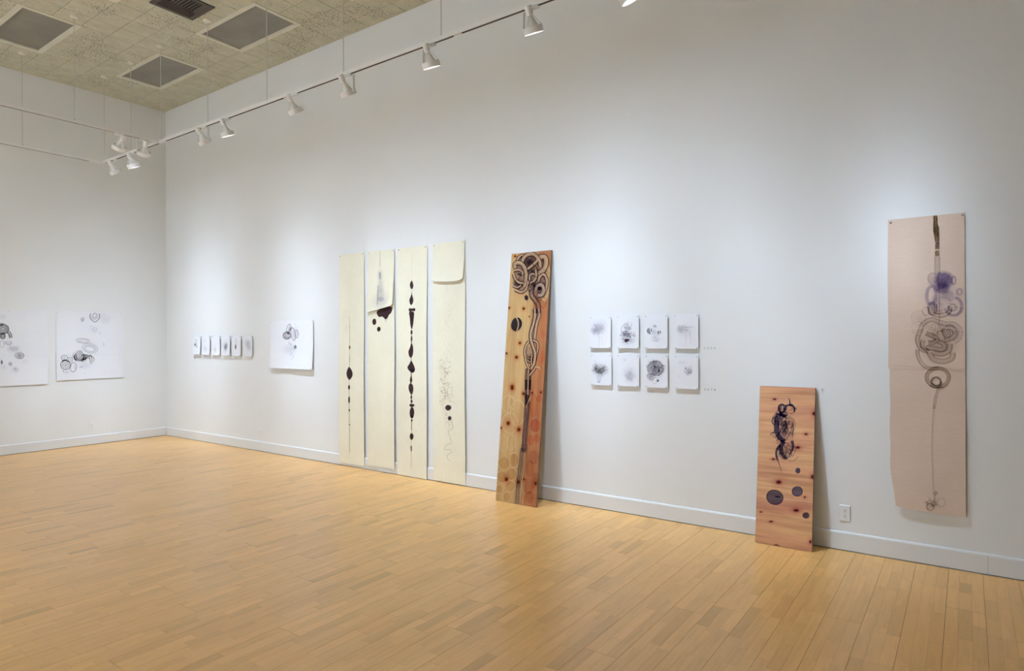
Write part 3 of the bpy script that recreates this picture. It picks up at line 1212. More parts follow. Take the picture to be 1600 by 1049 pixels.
STRIPS = [
    # x, bottom z, w, h, sketch quad, label
    (4.405, 0.038, 0.462, 2.622, [(528.4, 398), (568, 394.4), (569.3, 727.5), (531.6, 723)], 'long cream paper strip with one thin line and a single large dark bead'),
    (4.940, 0.062, 0.456, 2.592, [(574, 393), (615.7, 389.6), (617, 734), (576, 725.6)], 'long cream paper strip with a shorter grey-washed sheet over its top and a dark splash'),
    (5.443, 0.006, 0.468, 2.648, [(620.7, 388), (666.8, 383), (666.8, 752), (621, 742)], 'long cream paper strip with a string of dark brown bead shapes down its middle'),
    (6.002, 0.012, 0.466, 2.645, [(675, 381), (726, 375.6), (726.5, 759.5), (677.3, 751.5)], 'long cream paper strip with a blank flap over its top and two round dark spots'),
]
IB = srgb(66, 48, 50)
FADE = srgb(205, 198, 182)


def faint(d, pts, w=2.2, a=.7):
    d.stroke(pts, w, FADE, a)


for k, (x, z, w, h, quad, lab) in enumerate(STRIPS):
    bd = strip_bend(h, 0.003, k * 1.7, w)
    t = sheet('paper_strip', lab, 'drawing', 'right', x, z, w, h, 'cream', bd, 8, 40, wave_edge(w, h, 0.003, k * 2.1), 'long cream strips hung to the floor',
              pins=((.02, h - .02), (w - .025, h - .02)), pin_r=.006)
    d = Draw(quad, w, h, placer(bd), srgb(234, 229, 206))
    A = (510, 360, 4.995)
    B = (510, 560, 4.77)
    if k == 0:
        d.crop(*A)
        for _ in range(16):
            x0, y0 = d.rng.uniform(130, 230), d.rng.uniform(560, 760)
            faint(d, [(x0, y0), (x0 + d.rng.uniform(-18, 18), y0 + 40), (x0 + d.rng.uniform(-14, 14), y0 + 90)], 2, .6)
        d.smudge(185, 440, 60, 130, FADE, .15)
        d.stroke([(175, 690), (183, 760), (182, 900), (184, 1049)], 3.2, IB, .8)
        d.stroke([(170, 772), (186, 772)], 2.5, IB, .6)
        d.oval(183, 935, 6, 15, srgb(110, 62, 30), .95)
        d.crop(*B)
        d.stroke([(175, 0), (176, 50), (176, 90)], 3.6, IB, .9)
        d.blob([(172, 84), (158, 110), (154, 135), (162, 165), (177, 181), (192, 165), (200, 140), (192, 108)], IB, .96, .08)
        d.stroke([(176, 175), (175, 300), (179, 500), (183, 706)], 3.0, IB, .8)
        d.oval(175, 235, 8, 17, IB, .95)
        d.oval(176, 326, 6.5, 26, IB, .95)
        d.oval(178, 402, 5, 9, IB, .95)
        d.oval(180, 507, 4.5, 5, IB, .95)
    elif k == 1:
        d.crop(*A)
        d.oval(373, 719, 16, 26, IB, .96)
        d.oval(408, 778, 14, 20, IB, .96)
        d.blob([(392, 640), (396, 668), (412, 684), (432, 680), (446, 692), (460, 704), (476, 692), (488, 668), (504, 652), (514, 612), (470, 600), (420, 615)], IB, .96, .05)
        d.stroke([(459, 700), (458, 727)], 4, IB, .8)
        d.stroke([(474, 694), (470, 716)], 4, IB, .7)
        d.crop(*B)
        d.smudge(420, 500, 120, 350, srgb(226, 218, 190), .2)
    elif k == 2:
        d.crop(*A)
        d.stroke([(665, 190), (663, 290), (662, 400)], 4.0, FADE, .8)
        d.blob([(664, 394), (652, 412), (650, 436), (658, 460), (670, 458), (677, 438), (673, 412)], IB, .96, .08)
        d.stroke([(663, 455), (664, 492)], 5, FADE, .9)
        d.blob([(664, 488), (658, 515), (646, 545), (650, 575), (660, 588), (672, 576), (678, 548), (669, 515)], IB, .96, .08)
        d.stroke([(661, 585), (661, 612)], 6, FADE, .9)
        d.blob([(640, 626), (648, 612), (667, 616), (686, 611), (695, 626), (684, 638), (667, 634), (650, 639)], IB, .96, .06)
        d.blob([(644, 645), (650, 690), (655, 745), (666, 779), (676, 745), (682, 690), (684, 648), (664, 636)], IB, .96, .06)
        d.oval(665, 803, 8, 19, IB, .95)
        d.blob([(665, 824), (658, 852), (664, 886), (672, 854)], IB, .95, .06)
        d.stroke([(663, 880), (664, 900)], 8, IB, .9)
        d.blob([(662, 890), (652, 922), (640, 955), (648, 992), (662, 1002), (676, 978), (679, 930), (672, 898)], IB, .96, .06)
        d.crop(*B)
        d.stroke([(634, -8), (633, 30)], 6, IB, .9)
        d.blob([(633, 24), (618, 50), (604, 74), (616, 98), (640, 116), (658, 108), (661, 82), (648, 48)], IB, .96, .06)
        d.blob([(618, 92), (640, 112), (656, 106), (660, 84), (640, 90)], srgb(176, 170, 190), .75, .15)
        d.stroke([(634, 110), (634, 150)], 9, IB, .95)
        d.blob([(633, 142), (623, 168), (630, 196), (642, 172)], IB, .96, .06)
        d.blob([(618, 200), (613, 230), (624, 266), (638, 278), (649, 252), (648, 214), (634, 194)], IB, .96, .06)
        d.stroke([(635, 270), (634, 345)], 4, IB, .9)
        d.oval(634, 298, 6.5, 15, IB, .95)
        d.oval(636, 328, 8, 13, IB, .95)
        d.blob([(618, 354), (628, 347), (650, 350), (659, 360), (645, 370), (624, 368)], IB, .96, .06)
        d.blob([(634, 372), (621, 400), (622, 436), (636, 458), (651, 440), (656, 406), (648, 378)], IB, .96, .06)
        d.blob([(623, 436), (636, 458), (650, 440), (640, 434)], srgb(170, 165, 185), .75, .15)
        d.oval(636, 470, 7, 10, IB, .95)
        d.stroke([(634, 476), (633, 545)], 7, srgb(120, 78, 62), .95)
        d.stroke([(633, 540), (634, 572)], 4, srgb(150, 110, 80), .8)
        d.oval(634, 591, 15, 25, IB, .96)
        d.stroke([(633, 612), (630, 664)], 3.2, IB, .6)
        d.oval(630, 673, 5.5, 14, IB, .95)
        d.oval(632, 692, 5, 8, IB, .95)
        d.stroke([(631, 696), (630, 760), (628, 832)], 3.0, IB, .7)
        d.smudge(565, 390, 40, 60, FADE, .2)
        d.smudge(720, 390, 40, 60, FADE, .2)
    else:
        d.crop(*A)
        d.stroke([(934, 425), (936, 470), (935, 500)], 3, GR, .6)
        SC = srgb(198, 188, 166)
        for _ in range(18):
            x0, y0 = d.rng.uniform(895, 985), d.rng.uniform(500, 1000)
            p = [(x0, y0)]
            for q in range(4):
                p.append((p[-1][0] + d.rng.uniform(-28, 28), p[-1][1] + d.rng.uniform(8, 34)))
            d.stroke(p, 2.6, SC, .6)
        d.crop(*B)
        for _ in range(60):
            x0, y0 = 893 + d.rng.gauss(0, 24), d.rng.uniform(20, 480)
            p = [(x0, y0)]
            for q in range(5):
                p.append((p[-1][0] + d.rng.uniform(-20, 20), p[-1][1] + d.rng.uniform(-10, 32)))
            d.stroke(p, 2.6, SC, .75)
        d.tangle(885, 100, 40, 60, 8, 2.8, srgb(150, 132, 104), .8)
        d.tangle(895, 290, 50, 90, 8, 2.8, srgb(140, 126, 106), .8)
        d.oval(913, 386, 24, 21, IB, .97)
        d.oval(924, 463, 14, 16, IB, .97)
        d.stroke([(935, 485), (947, 520), (938, 545), (912, 562), (925, 600), (936, 640), (900, 660), (886, 680), (890, 694), (928, 692), (934, 715), (905, 735), (908, 760), (930, 778)], 3, srgb(120, 110, 92), .8)
    d.build('ink_drawing', t)
    # the shorter sheet that hangs over the top of the strip
    if k in (1, 3):
        oh = 0.74 if k == 1 else 0.415
        cut = 0.075 if k == 1 else -0.012

        def ob(u, v, h=h, oh=oh, w=w, bd=bd):
            s_ = 1 - v / oh
            return bd(u, h - oh + v) + 0.004 + 0.020 * s_ * s_

        def oe(u, v, oh=oh, w=w, cut=cut, k=k):
            s_ = 1 - v / oh
            r = max(0.0, (u / w - .86) / .14)
            dv = (cut * (u / w) + .02 * r * r) * s_
            if k == 3:
                dv += 0.016 * math.sin(u / w * PI) * s_ * -1
            return u * (1 - .02 * s_) + .004, v + dv
        ov = sheet_mesh(t, 'overlay_sheet', w * .985, oh, 'cream', ob, 10, 10, oe)
        ov.location = (0, 0, h - oh)
        if k == 1:
            d = Draw([(574, 393), (615.2, 389.6), (614.5, 489), (575.5, 490)], w * .985, oh, placer(ob, 0.0026), srgb(234, 229, 206))
            d.crop(510, 360, 4.995)
            d.stroke([(415, 155), (416, 215), (418, 290)], 6, srgb(150, 138, 130), .75, taper=(.7, 1.3))
            d.smudge(420, 360, 30, 64, srgb(158, 154, 158), 0.8)
            d.stroke([(418, 335), (421, 390)], 22, srgb(176, 172, 176), .7, soft=.4)
            d.smudge(425, 465, 40, 90, srgb(158, 154, 158), 0.8)
            d.smudge(432, 560, 90, 90, srgb(178, 174, 172), 0.8)
            d.stroke([(408, 440), (407, 520), (406, 590)], 10, srgb(150, 146, 148), .6)
            d.oval(430, 548, 26, 18, srgb(180, 177, 182), .6)
            o = d.build('ink_drawing', ov)


# ---- eight small sheets in two rows
def eight(d, k):
    G1 = srgb(150, 148, 162)
    if k == 0:
        d.crop(915, 485, 16.13)
        d.smudge(340, 440, 260, 260, LG, .75)
        d.smudge(250, 500, 150, 160, G1, .6)
        d.tangle(310, 500, 170, 130, 26, 8, LG, .5)
        d.rays(330, 470, 60, 200, 26, 7, G1, .3)
        d.stroke([(330, 650), (345, 780), (330, 950)], 44, VLG, .5, soft=.5)
        d.stroke([(410, 650), (420, 780), (440, 900)], 34, VLG, .35, soft=.5)
    elif k == 1:
        d.crop(915, 485, 16.13)
        d.smudge(1060, 700, 260, 260, LG, .6)
        d.smudge(1050, 480, 130, 160, G1, .5)
        d.stroke([(1085, 300), (980, 350), (910, 430), (895, 500), (920, 545), (1010, 520)], 16, GR, .75)
        d.stroke([(1155, 310), (1160, 370), (1120, 430), (1060, 500)], 16, GR, .7)
        d.tangle(1060, 430, 90, 80, 14, 9, GR, .6)
        d.tangle(1030, 620, 170, 90, 30, 10, GR, .7)
        d.stroke([(930, 545), (1000, 600), (1100, 600), (1180, 570)], 18, GR, .6)
        d.tangle(920, 650, 60, 60, 10, 9, GR, .7)
        d.stroke([(1135, 640), (1130, 690), (1120, 730)], 22, BLK, .6)
        d.blob([(985, 740), (1035, 722), (1115, 742), (1090, 775), (1040, 798), (1000, 812), (980, 790)], srgb(72, 52, 66), .96, .06)
        d.rays(1060, 720, 70, 200, 44, 8, GR, .5, 1.1, .8, 0, 180)
        d.rays(1180, 640, 20, 110, 20, 8, G1, .5, 1, 1.2, -60, 60)
    elif k == 2:
        d.crop(1000, 485, 13.33)
        d.blob([(188, 370), (150, 385), (133, 430), (150, 475), (185, 497), (215, 500), (210, 450), (200, 400)], srgb(140, 136, 148), .95, .06)
        d.blob([(222, 372), (240, 378), (246, 420), (240, 455), (226, 445), (220, 405)], GR, .9, .08)
        for q in range(4):
            d.oval(285 + 16 * q, 325 + 6 * q, 7, 20, GR, .75, 25)
        d.ring(302, 335, 34, 28, 7, GR, .6)
        d.ring(402, 470, 34, 42, 9, GR, .75)
        d.tangle(402, 470, 34, 38, 12, 8, GR, .7)
        d.smudge(330, 600, 110, 90, LG, .6)
        d.smudge(300, 470, 100, 90, VLG, .7)
        d.tangle(340, 500, 100, 150, 12, 6, VLG, .6)
        d.stroke([(200, 610), (290, 640), (380, 640), (450, 580)], 12, VLG, .6)
    elif k == 3:
        d.crop(1000, 485, 13.33)
        d.smudge(920, 420, 210, 180, LG, .6)
        d.smudge(830, 400, 90, 90, LG, .6)
        d.tangle(880, 400, 120, 80, 18, 8, VLG, .6)
        d.stroke([(780, 330), (950, 360), (1150, 345)], 30, VLG, .5, soft=.5)
        d.stroke([(1040, 440), (1040, 540), (1060, 700)], 34, VLG, .45, soft=.5)
        d.stroke([(960, 520), (950, 620), (960, 760)], 34, VLG, .4, soft=.5)
        d.oval(905, 752, 10, 5, BLK, .7)
    elif k == 4:
        d.crop(915, 550, 16.13)
        d.smudge(350, 470, 260, 180, GR, .65)
        d.smudge(340, 500, 130, 110, BLK, .65)
        d.rays(350, 470, 90, 240, 110, 8, BLK, .42, 1.0, .75)
        d.rays(350, 470, 100, 270, 40, 7, GR, .5, .9, 1.05, 200, 340)
        d.oval(355, 478, 86, 44, srgb(190, 186, 180), .9)
        d.ring(355, 480, 96, 56, 16, BLK, .75)
        d.oval(245, 425, 34, 28, BLK, .6)
        d.tangle(360, 470, 90, 45, 10, 9, BLK, .65)
        d.blob([(270, 620), (400, 620), (385, 740), (330, 770), (290, 740)], VLG, .6, .2)
        d.oval(330, 775, 36, 24, G1, .7)
    elif k == 5:
        d.crop(915, 550, 16.13)
        d.smudge(1100, 560, 230, 280, LG, .6)
        d.smudge(1110, 650, 110, 130, LG, .55)
        d.smudge(980, 210, 60, 60, VLG, .8)
        d.tangle(1110, 560, 130, 160, 12, 8, LG, .4)
        d.rays(1120, 640, 40, 170, 22, 8, LG, .35)
    elif k == 6:
        d.crop(1000, 550, 13.33)
        d.smudge(320, 350, 220, 210, GR, .7)
        d.oval(320, 340, 165, 150, srgb(165, 162, 168), .55, 0, .3)
        d.tangle(320, 340, 170, 150, 60, 6, GR, .6)
        d.ring(320, 345, 165, 150, 26, GR, .5, jit=.06)
        d.rays(320, 345, 120, 185, 60, 6, GR, .5)
        d.oval(300, 306, 20, 16, BLK, .9)
        d.stroke([(300, 310), (370, 310), (400, 330), (400, 380)], 8, BLK, .6)
        d.blob([(388, 350), (405, 390), (398, 425), (375, 425), (372, 400)], BLK, .9, .1)
        d.oval(235, 335, 12, 10, BLK, .7)
        d.smudge(220, 520, 100, 90, GR, .8)
        for cx_, cy_, r_ in ((195, 440, 16), (165, 480, 12), (220, 500, 14), (170, 535, 14), (235, 540, 14), (200, 560, 10), (250, 480, 12), (295, 520, 18), (270, 580, 12), (215, 590, 12), (145, 500, 10)):
            d.ring(cx_, cy_, r_ + 4, r_ + 4, 7, GR, .85)
            d.oval(cx_, cy_, r_ * .8, r_ * .8, srgb(228, 228, 236), .95)
        d.ring(305, 600, 55, 65, 8, G1, .7)
        d.oval(370, 600, 27, 28, GR, .95)
        d.oval(365, 612, 14, 14, BLK, .7)
        d.stroke([(385, 540), (380, 575)], 6, GR, .6)
    else:
        d.crop(1000, 550, 13.33)
        d.smudge(1000, 400, 110, 130, LG, .65)
        d.tangle(1000, 390, 80, 90, 14, 8, VLG, .8)
        d.oval(955, 350, 14, 24, LG, .7)
        d.oval(1040, 440, 34, 30, LG, .6)
        d.ring(1000, 405, 22, 26, 8, LG, .7)
        d.ring(812, 520, 18, 24, 6, LG, .6)
        d.smudge(880, 230, 140, 60, VLG, .6)


EIGHT = [
    ('a pale grey tree-like cloud', 7.995, 1.500, .214, .296, [(921.6, 494.4), (955.3, 494.0), (955.3, 544.7), (921.6, 544.5)]),
    ('a sketched form above a dark solid shape', 8.274, 1.500, .213, .300, [(964, 493), (998.2, 492.6), (998.2, 545), (964, 544.8)]),
    ('a grey half disc and small striped ovals', 8.543, 1.500, .212, .300, [(1007, 492), (1043, 491.5), (1043, 545), (1007, 544.9)]),
    ('a very faint cloud, beside the upper wall numbers', 8.818, 1.500, .209, .296, [(1053.5, 492), (1091, 491.2), (1091, 545.3), (1053.5, 545)]),
    ('a dark burst of fine rays', 8.002, 1.156, .212, .288, [(923, 554), (955, 554), (955, 603.6), (923, 603.0)]),
    ('an almost blank grey haze', 8.273, 1.156, .214, .290, [(964, 554), (998.5, 554), (998.5, 605), (964, 604)]),
    ('a large round grey head-like cluster', 8.547, 1.156, .208, .290, [(1008, 554.5), (1043, 554.8), (1043, 606.8), (1008, 605.6)]),
    ('one small faint sketch, beside the lower wall numbers', 8.818, 1.156, .208, .290, [(1053.8, 555.2), (1091, 555.6), (1091, 609.3), (1053.8, 607.6)]),
]
for k, (what, x, z, w, h, quad) in enumerate(EIGHT):
    bd = flat_bend(0.018, 0.002, 0.0012, k * 1.3, w, h)
    t = sheet('small_drawing', 'small white paper with %s, one of eight' % what, 'drawing', 'right', x, z, w, h, 'paper', bd,
              6, 8, pins=((.010, h - .014), (w - .012, h - .014), (.010, .008), (w - .012, .008)), group='eight pinned drawings', pin_r=.0036)
    d = Draw(quad, w, h, placer(bd))
    eight(d, k)
    d.build('ink_drawing', t)


# tiny pencilled numbers on the wall beside each row
def wall_text(body, name, label, x, z, size):
    cu = bpy.data.curves.new(name, 'FONT')
    cu.body = body
    cu.size = size
    cu.extrude = 0.0004
    tmp = bpy.data.objects.new(name, cu)
    C.objects.link(tmp)
    dg = bpy.context.evaluated_depsgraph_get()
    me_ = bpy.data.meshes.new_from_object(tmp.evaluated_get(dg))
    bpy.data.objects.remove(tmp)
    me_.materials.clear()
    me_.materials.append(MAT['pencil'])
    o = link(name, me_, None, (x, -0.0006, z))
    o.rotation_euler = (PI / 2, 0, 0)
    return tag(o, label, 'wall text')


wall_text('1  2  3  4', 'wall_number', 'tiny grey numbers on the wall beside the upper row of pinned drawings', 9.070, 1.497, 0.026)
wall_text('5  6  7  8', 'wall_number', 'tiny grey numbers on the wall beside the lower row of pinned drawings', 9.070, 1.150, 0.026)
nl = MB().lathe([(0.0015, 0.0), (0.0015, -0.008), (0.005, -0.009), (0.005, -0.011), (0.002, -0.012)], 8, axis='y', cap1=True).build('nail', 'pin', None, True)
nl.location = (9.979, 0, 1.196)
tag(nl, 'lone nail head in the bare wall beside the short leaning board', 'nail')


# ---- boards leaning on the wall
def pine_material(name, vertical):
    t = NT(name)
    tc = t.n('ShaderNodeTexCoord')
    mp = t.n('ShaderNodeMapping')
    mp.inputs['Scale'].default_value = (22.0, 22.0, 1.1) if vertical else (1.6, 1.6, 30.0)
    t.l(tc, 'Object', mp, 'Vector')
    g = t.n('ShaderNodeTexNoise', i_Scale=1.0, i_Detail=6.0, i_Roughness=0.6, i_Distortion=0.6)
    t.l(mp, 0, g, 'Vector')
    gr = t.ramp([(0.30, (0.74, 0.68, 0.62)), (0.55, (1, 1, 1)), (0.8, (1.08, 1.06, 1.02))])
    t.l(g, 'Fac', gr, 'Fac')
    if vertical:
        sep = t.n('ShaderNodeSeparateXYZ')
        t.l(tc, 'Object', sep, 0)
        wob = t.n('ShaderNodeTexNoise', i_Scale=2.0, i_Detail=2.0)
        t.l(tc, 'Object', wob, 'Vector')
        ad = t.n('ShaderNodeMath', operation='MULTIPLY_ADD')
        t.l(wob, 'Fac', ad, 0)
        ad.inputs[1].default_value = 0.10
        t.l(sep, 'X', ad, 2)
        sd = t.ramp([(0.335, srgb(190, 153, 99)), (0.385, srgb(172, 110, 64))])
        t.l(ad, 0, sd, 'Fac')
        base = (sd, 0)
        blot = t.n('ShaderNodeTexNoise', i_Scale=3.0, i_Detail=3.0)
        t.l(tc, 'Object', blot, 'Vector')
        br_ = t.ramp([(0.5, (1, 1, 1)), (0.72, (0.93, 0.78, 0.66))])
        t.l(blot, 'Fac', br_, 'Fac')
        c = t.mix(base, (br_, 0), 0.9, 'MULTIPLY')
    else:
        mp2 = t.n('ShaderNodeMapping')
        mp2.inputs['Scale'].default_value = (0.7, 0.7, 5.0)
        t.l(tc, 'Object', mp2, 'Vector')
        b2 = t.n('ShaderNodeTexNoise', i_Scale=1.0, i_Detail=3.0, i_Distortion=0.3)
        t.l(mp2, 0, b2, 'Vector')
        br_ = t.ramp([(0.36, srgb(188, 128, 100)), (0.52, srgb(210, 157, 112)), (0.68, srgb(218, 176, 126))])
        t.l(b2, 'Fac', br_, 'Fac')
        c = (br_, 0)
    c = t.mix(c, (gr, 0), 1.0, 'MULTIPLY')
    return t.out(c, 0.48, 0.3, (g, 'Fac'), 0.08, 0.002)


MAT['pine_v'] = pine_material('pine_vertical_grain', True)
MAT['pine_h'] = pine_material('plywood_cross_grain', False)
MAT['pine_edge'] = noisy_paint('board_edge', srgb(128, 100, 78), 0.15, 30.0, 0.6, 0.2, 0.0)


def leaning_board(name, label, bl_, br_, tl, tr, th, mat):
    """board from its four front corners; local x across, local z up the face, local -y out of the face"""
    bl_, br_, tl, tr = map(Vector, (bl_, br_, tl, tr))
    X = ((br_ - bl_) + (tr - tl)).normalized()
    Zv = ((tl - bl_) + (tr - br_))
    Zv = (Zv - X * Zv.dot(X)).normalized()
    Yv = Zv.cross(X)
    w = ((br_ - bl_).length + (tr - tl).length) / 2
    h = ((tl - bl_).length + (tr - br_).length) / 2
    M = Matrix((X, Yv, Zv)).transposed().to_4x4()
    t = thing(name, label, 'board', (0, 0, 0))
    low = min((M @ Vector((u, y, 0))).z for u in (0, w) for y in (0, th))
    org = (bl_ + br_) / 2 - X * (w / 2)
    M.translation = Vector((org.x, org.y, org.z - low + 0.0005))
    t.matrix_world = M
    b = 0.0015
    m = MB()
    pr = [(b, 0), (w - b, 0), (w, b), (w, th - b), (w - b, th), (b, th), (0, th - b), (0, b)]
    n = len(pr)
    for z in (0, h):
        m.v += [(p[0], p[1], z) for p in pr]
    for i in range(n):
        j = (i + 1) % n
        m.f.append((i, j, j + n, i + n))
    m.f.append(tuple(range(n))[::-1])
    m.f.append(tuple(range(n, 2 * n)))
    o = m.build('panel', mat, t)
    o.data.materials.append(MAT['pine_edge'])
    for i, p in enumerate(o.data.polygons):
        if i != 0:
            p.material_index = 1
    return t, w, h, (lambda u, v, z: (u, -z, v))


KN, KN2 = srgb(120, 62, 36), srgb(168, 104, 62)


def knot(d, x, y, r, ry=None, col=KN, halo=KN2):
    ry = (ry or r) * 1.12
    r *= 1.12
    d.smudge(x, y, r * 3.0, ry * 3.4, halo, 1.7)
    d.oval(x, y, r, ry, col, .8, 0, .3)
    d.oval(x, y, r * .5, ry * .5, srgb(92, 44, 28), .6)


t, w, h, pl = leaning_board('leaning_board', 'tall pine board with a drawn rope tangle, leaning on the wall beside the cream strips',
                            (7.098, -0.312, 0), (7.572, -0.312, 0), (6.996, -0.0235, 2.452), (7.478, -0.0235, 2.452), 0.018, 'pine_v')
d = Draw([(787.3, 397.2), (849.6, 391.5), (840.6, 792.7), (772.4, 783.3)], w, h, pl, srgb(186, 150, 101))
d.shade_k = 0.6
d.edge_k = 1.5
RL = srgb(62, 42, 48)
RF = srgb(184, 149, 112)
RG = srgb(178, 150, 124)
PU = srgb(96, 72, 68)
# knots and washed patches first
d.crop(780, 385, 10.49)
for x, y, r in ((138, 165, 17), (305, 985, 20), (65, 975, 16)):
    knot(d, x, y, r)
d.smudge(240, 760, 120, 60, srgb(206, 130, 84), .5)
d.smudge(640, 560, 130, 300, srgb(196, 140, 96), .4)
d.blob([(140, 260), (200, 150), (330, 110), (480, 120), (620, 150), (690, 260), (670, 420), (700, 560), (660, 760), (560, 860), (460, 800), (380, 700), (240, 740), (120, 640), (110, 440)], srgb(104, 78, 72), .75, .12)
d.crop(780, 480, 8.74)
for x, y, r in ((215, 450, 18), (175, 640, 21), (32, 590, 14), (125, 1035, 16), (335, 95, 8)):
    knot(d, x, y, r)
for x, y, rx, ry in ((540, 330, 40, 90), (545, 600, 55, 110), (530, 680, 70, 60)):
    d.smudge(x, y, rx, ry, srgb(186, 92, 52), .6)
for x, y in ((100, 110), (250, 140), (55, 200), (90, 350), (45, 440)):
    d.oval(x, y, 14, 6, srgb(150, 140, 70), .5, 30)
d.crop(770, 590, 9.53)
for x, y, rx, ry, c, a in ((612, 665, 76, 95, srgb(170, 94, 58), .7), (552, 890, 40, 78, srgb(178, 108, 62), .7), (645, 860, 44, 58, srgb(178, 108, 66), .65),
                           (575, 370, 52, 170, srgb(190, 122, 66), .55), (655, 260, 40, 44, srgb(176, 96, 56), .55)):
    d.oval(x, y, rx, ry, c, a, 0, .08)
    d.ring(x, y, rx, ry, 9, srgb(118, 66, 42), .3)
for x, y, rx, ry in ((180, 350, 90, 130), (236, 325, 46, 90), (215, 640, 120, 150), (130, 950, 60, 120), (245, 930, 60, 120), (330, 480, 110, 190)):
    d.ring(x, y, rx, ry, 14, srgb(222, 190, 142), .34)
    d.ring(x + 6, y + 4, rx * .9, ry * .93, 7, srgb(170, 128, 76), .3)
for x, y, r in ((235, 112, 22), (187, 640, 28), (358, 733, 28), (680, 165, 15), (545, 175, 14), (80, 715, 18), (410, 190, 20)):
    knot(d, x, y, r, r * 1.15)
d.crop(765, 690, 9.53)
for x, y, rx, ry in ((165, 520, 82, 95), (312, 468, 85, 95), (300, 660, 76, 86), (130, 710, 56, 70), (250, 830, 60, 75), (190, 300, 90, 100), (350, 250, 70, 110)):
    d.oval(x, y, rx, ry, srgb(160, 112, 60), .5, 0, .06)
    d.ring(x, y, rx * 1.03, ry * 1.03, 14, srgb(220, 186, 138), .32)
for x, y, rx, ry in ((655, 200, 76, 105), (600, 380, 60, 130), (690, 520, 50, 80), (590, 650, 80, 120), (610, 820, 60, 90)):
    d.oval(x, y, rx, ry, srgb(142, 84, 52), .4, 0, .08)
    d.ring(x, y, rx, ry, 7, srgb(110, 62, 40), .3)
for x, y, r in ((237, 553, 26), (425, 590, 22), (697, 603, 22), (512, 545, 14)):
    knot(d, x, y, r, r * 1.3)
for x in (560, 590, 625, 655, 690):
    d.stroke([(x, 40), (x - 15, 500), (x - 30, 930)], 7, srgb(112, 62, 46), .35)
# the dark trunk running down the board
d.crop(770, 590, 9.53)
d.stroke([(470, 200), (468, 420), (464, 640), (455, 800), (445, 1080)], 108, PU, .85, soft=.45)
for p, ww, a in (([(452, -20), (455, 120), (452, 230), (462, 360)], 62, .85), ([(508, -20), (502, 150), (492, 260), (478, 380)], 44, .8),
                 ([(515, 300), (508, 450), (500, 600)], 30, .6), ([(440, 380), (436, 600), (428, 1049)], 14, .5), ([(470, 480), (470, 760), (462, 1049)], 10, .5),
                 ([(498, 600), (498, 800), (490, 1049)], 12, .5), ([(425, 800), (418, 1049)], 14, .5)):
    d.stroke(p, ww * 1.15, RL, a, soft=.35, taper=(1, .75))
d.stroke([(482, 60), (478, 160), (486, 210)], 10, srgb(200, 178, 140), .7)
d.stroke([(520, 230), (480, 340), (466, 400)], 10, srgb(190, 160, 110), .6)
d.crop(765, 690, 9.53)
d.stroke([(470, 60), (450, 300), (425, 560), (405, 940)], 116, PU, .6, soft=.5)
for p, ww in (([(455, 0), (432, 300), (410, 560), (395, 930)], 9), ([(490, 0), (468, 280), (440, 560), (430, 930)], 8), ([(540, 0), (540, 260), (510, 520), (470, 940)], 9), ([(515, 200), (480, 460), (455, 700), (452, 930)], 6)):
    d.stroke(p, ww, RL, .65)
# upper stems
d.crop(780, 480, 8.74)
d.stroke([(322, 790), (318, 900), (322, 1080)], 40, RL, .85, soft=.3)
d.stroke([(378, 800), (378, 900), (380, 1080)], 42, RL, .85, soft=.3)
d.rope([(350, 780), (352, 880), (352, 1049)], 22, RL, RF, .8, 4)
d.rope([(462, -10), (476, 70), (445, 180), (430, 280), (420, 400)], 42, RL, RG, .7, 7, .85, 4)
d.rope([(345, 425), (300, 490), (290, 590), (320, 670), (390, 715)], 36, RL, RF, .8, 7, .85, 4)
d.rope([(400, 412), (455, 435), (472, 510), (455, 600), (440, 690)], 34, RL, RG, .75, 7, .85, 4)
d.rope([(350, 495), (332, 560), (345, 620), (385, 600), (390, 520)], 26, RL, RG, .75, 6, .8, 2)
d.smudge(380, 660, 90, 70, RL, 1.8)
d.rope([(408, -10), (415, 90), (395, 200), (368, 300), (370, 400), (402, 490), (435, 590), (425, 720), (390, 790)], 46, RL, RF, .85, 8, .9, 6)
d.rope([(395, 600), (385, 690), (400, 760)], 24, RL, RF, .8, 5)
d.rope([(300, 660), (330, 740), (355, 790)], 32, RL, RF, .75, 5)
d.rope([(370, 885), (425, 815), (455, 760)], 30, RL, RF, .85, 5)
d.stroke([(450, 770), (500, 772), (510, 800)], 8, srgb(220, 190, 150), .6)
# the tangle at the top
d.crop(780, 385, 10.49)
d.rope([(170, 250), (200, 180), (262, 150), (255, 215)], 44, RL, RG, .85, 8, .85, 2)
d.smudge(370, 250, 130, 110, RL, 2.0)
d.tangle(370, 250, 90, 80, 10, 9, RL, .7)
d.rope([(540, 185), (620, 175), (655, 240), (640, 330), (590, 400), (530, 430)], 86, RL, RF, .9, 9, .85, 6)
d.rope([(260, 260), (285, 190), (350, 140), (430, 130), (500, 180), (545, 250), (560, 330)], 66, RL, RF, .9, 9, .85, 6)
d.rope([(300, 400), (380, 345), (450, 290), (510, 230)], 56, RL, RF, .9, 9, .85, 3)
d.smudge(430, 400, 80, 70, RL, 2.0)
d.rope([(400, 580), (470, 545), (500, 460), (490, 370)], 52, RL, RF, .9, 9, .85, 4)
d.rope([(395, 540), (390, 470), (430, 440), (470, 450)], 40, RL, RG, .85, 8, .8, 2)
d.smudge(200, 590, 100, 80, RL, 1.6)
d.rope([(150, 345), (140, 290), (185, 265), (250, 285), (310, 360), (330, 460), (325, 560), (310, 650)], 74, RL, RF, .92, 9, .9, 6)
d.rope([(120, 440), (150, 520), (215, 575), (290, 590)], 44, RL, RF, .85, 8, .85, 3)
d.rope([(115, 395), (200, 375), (265, 410), (270, 460)], 40, RL, RF, .85, 8, .85, 2)
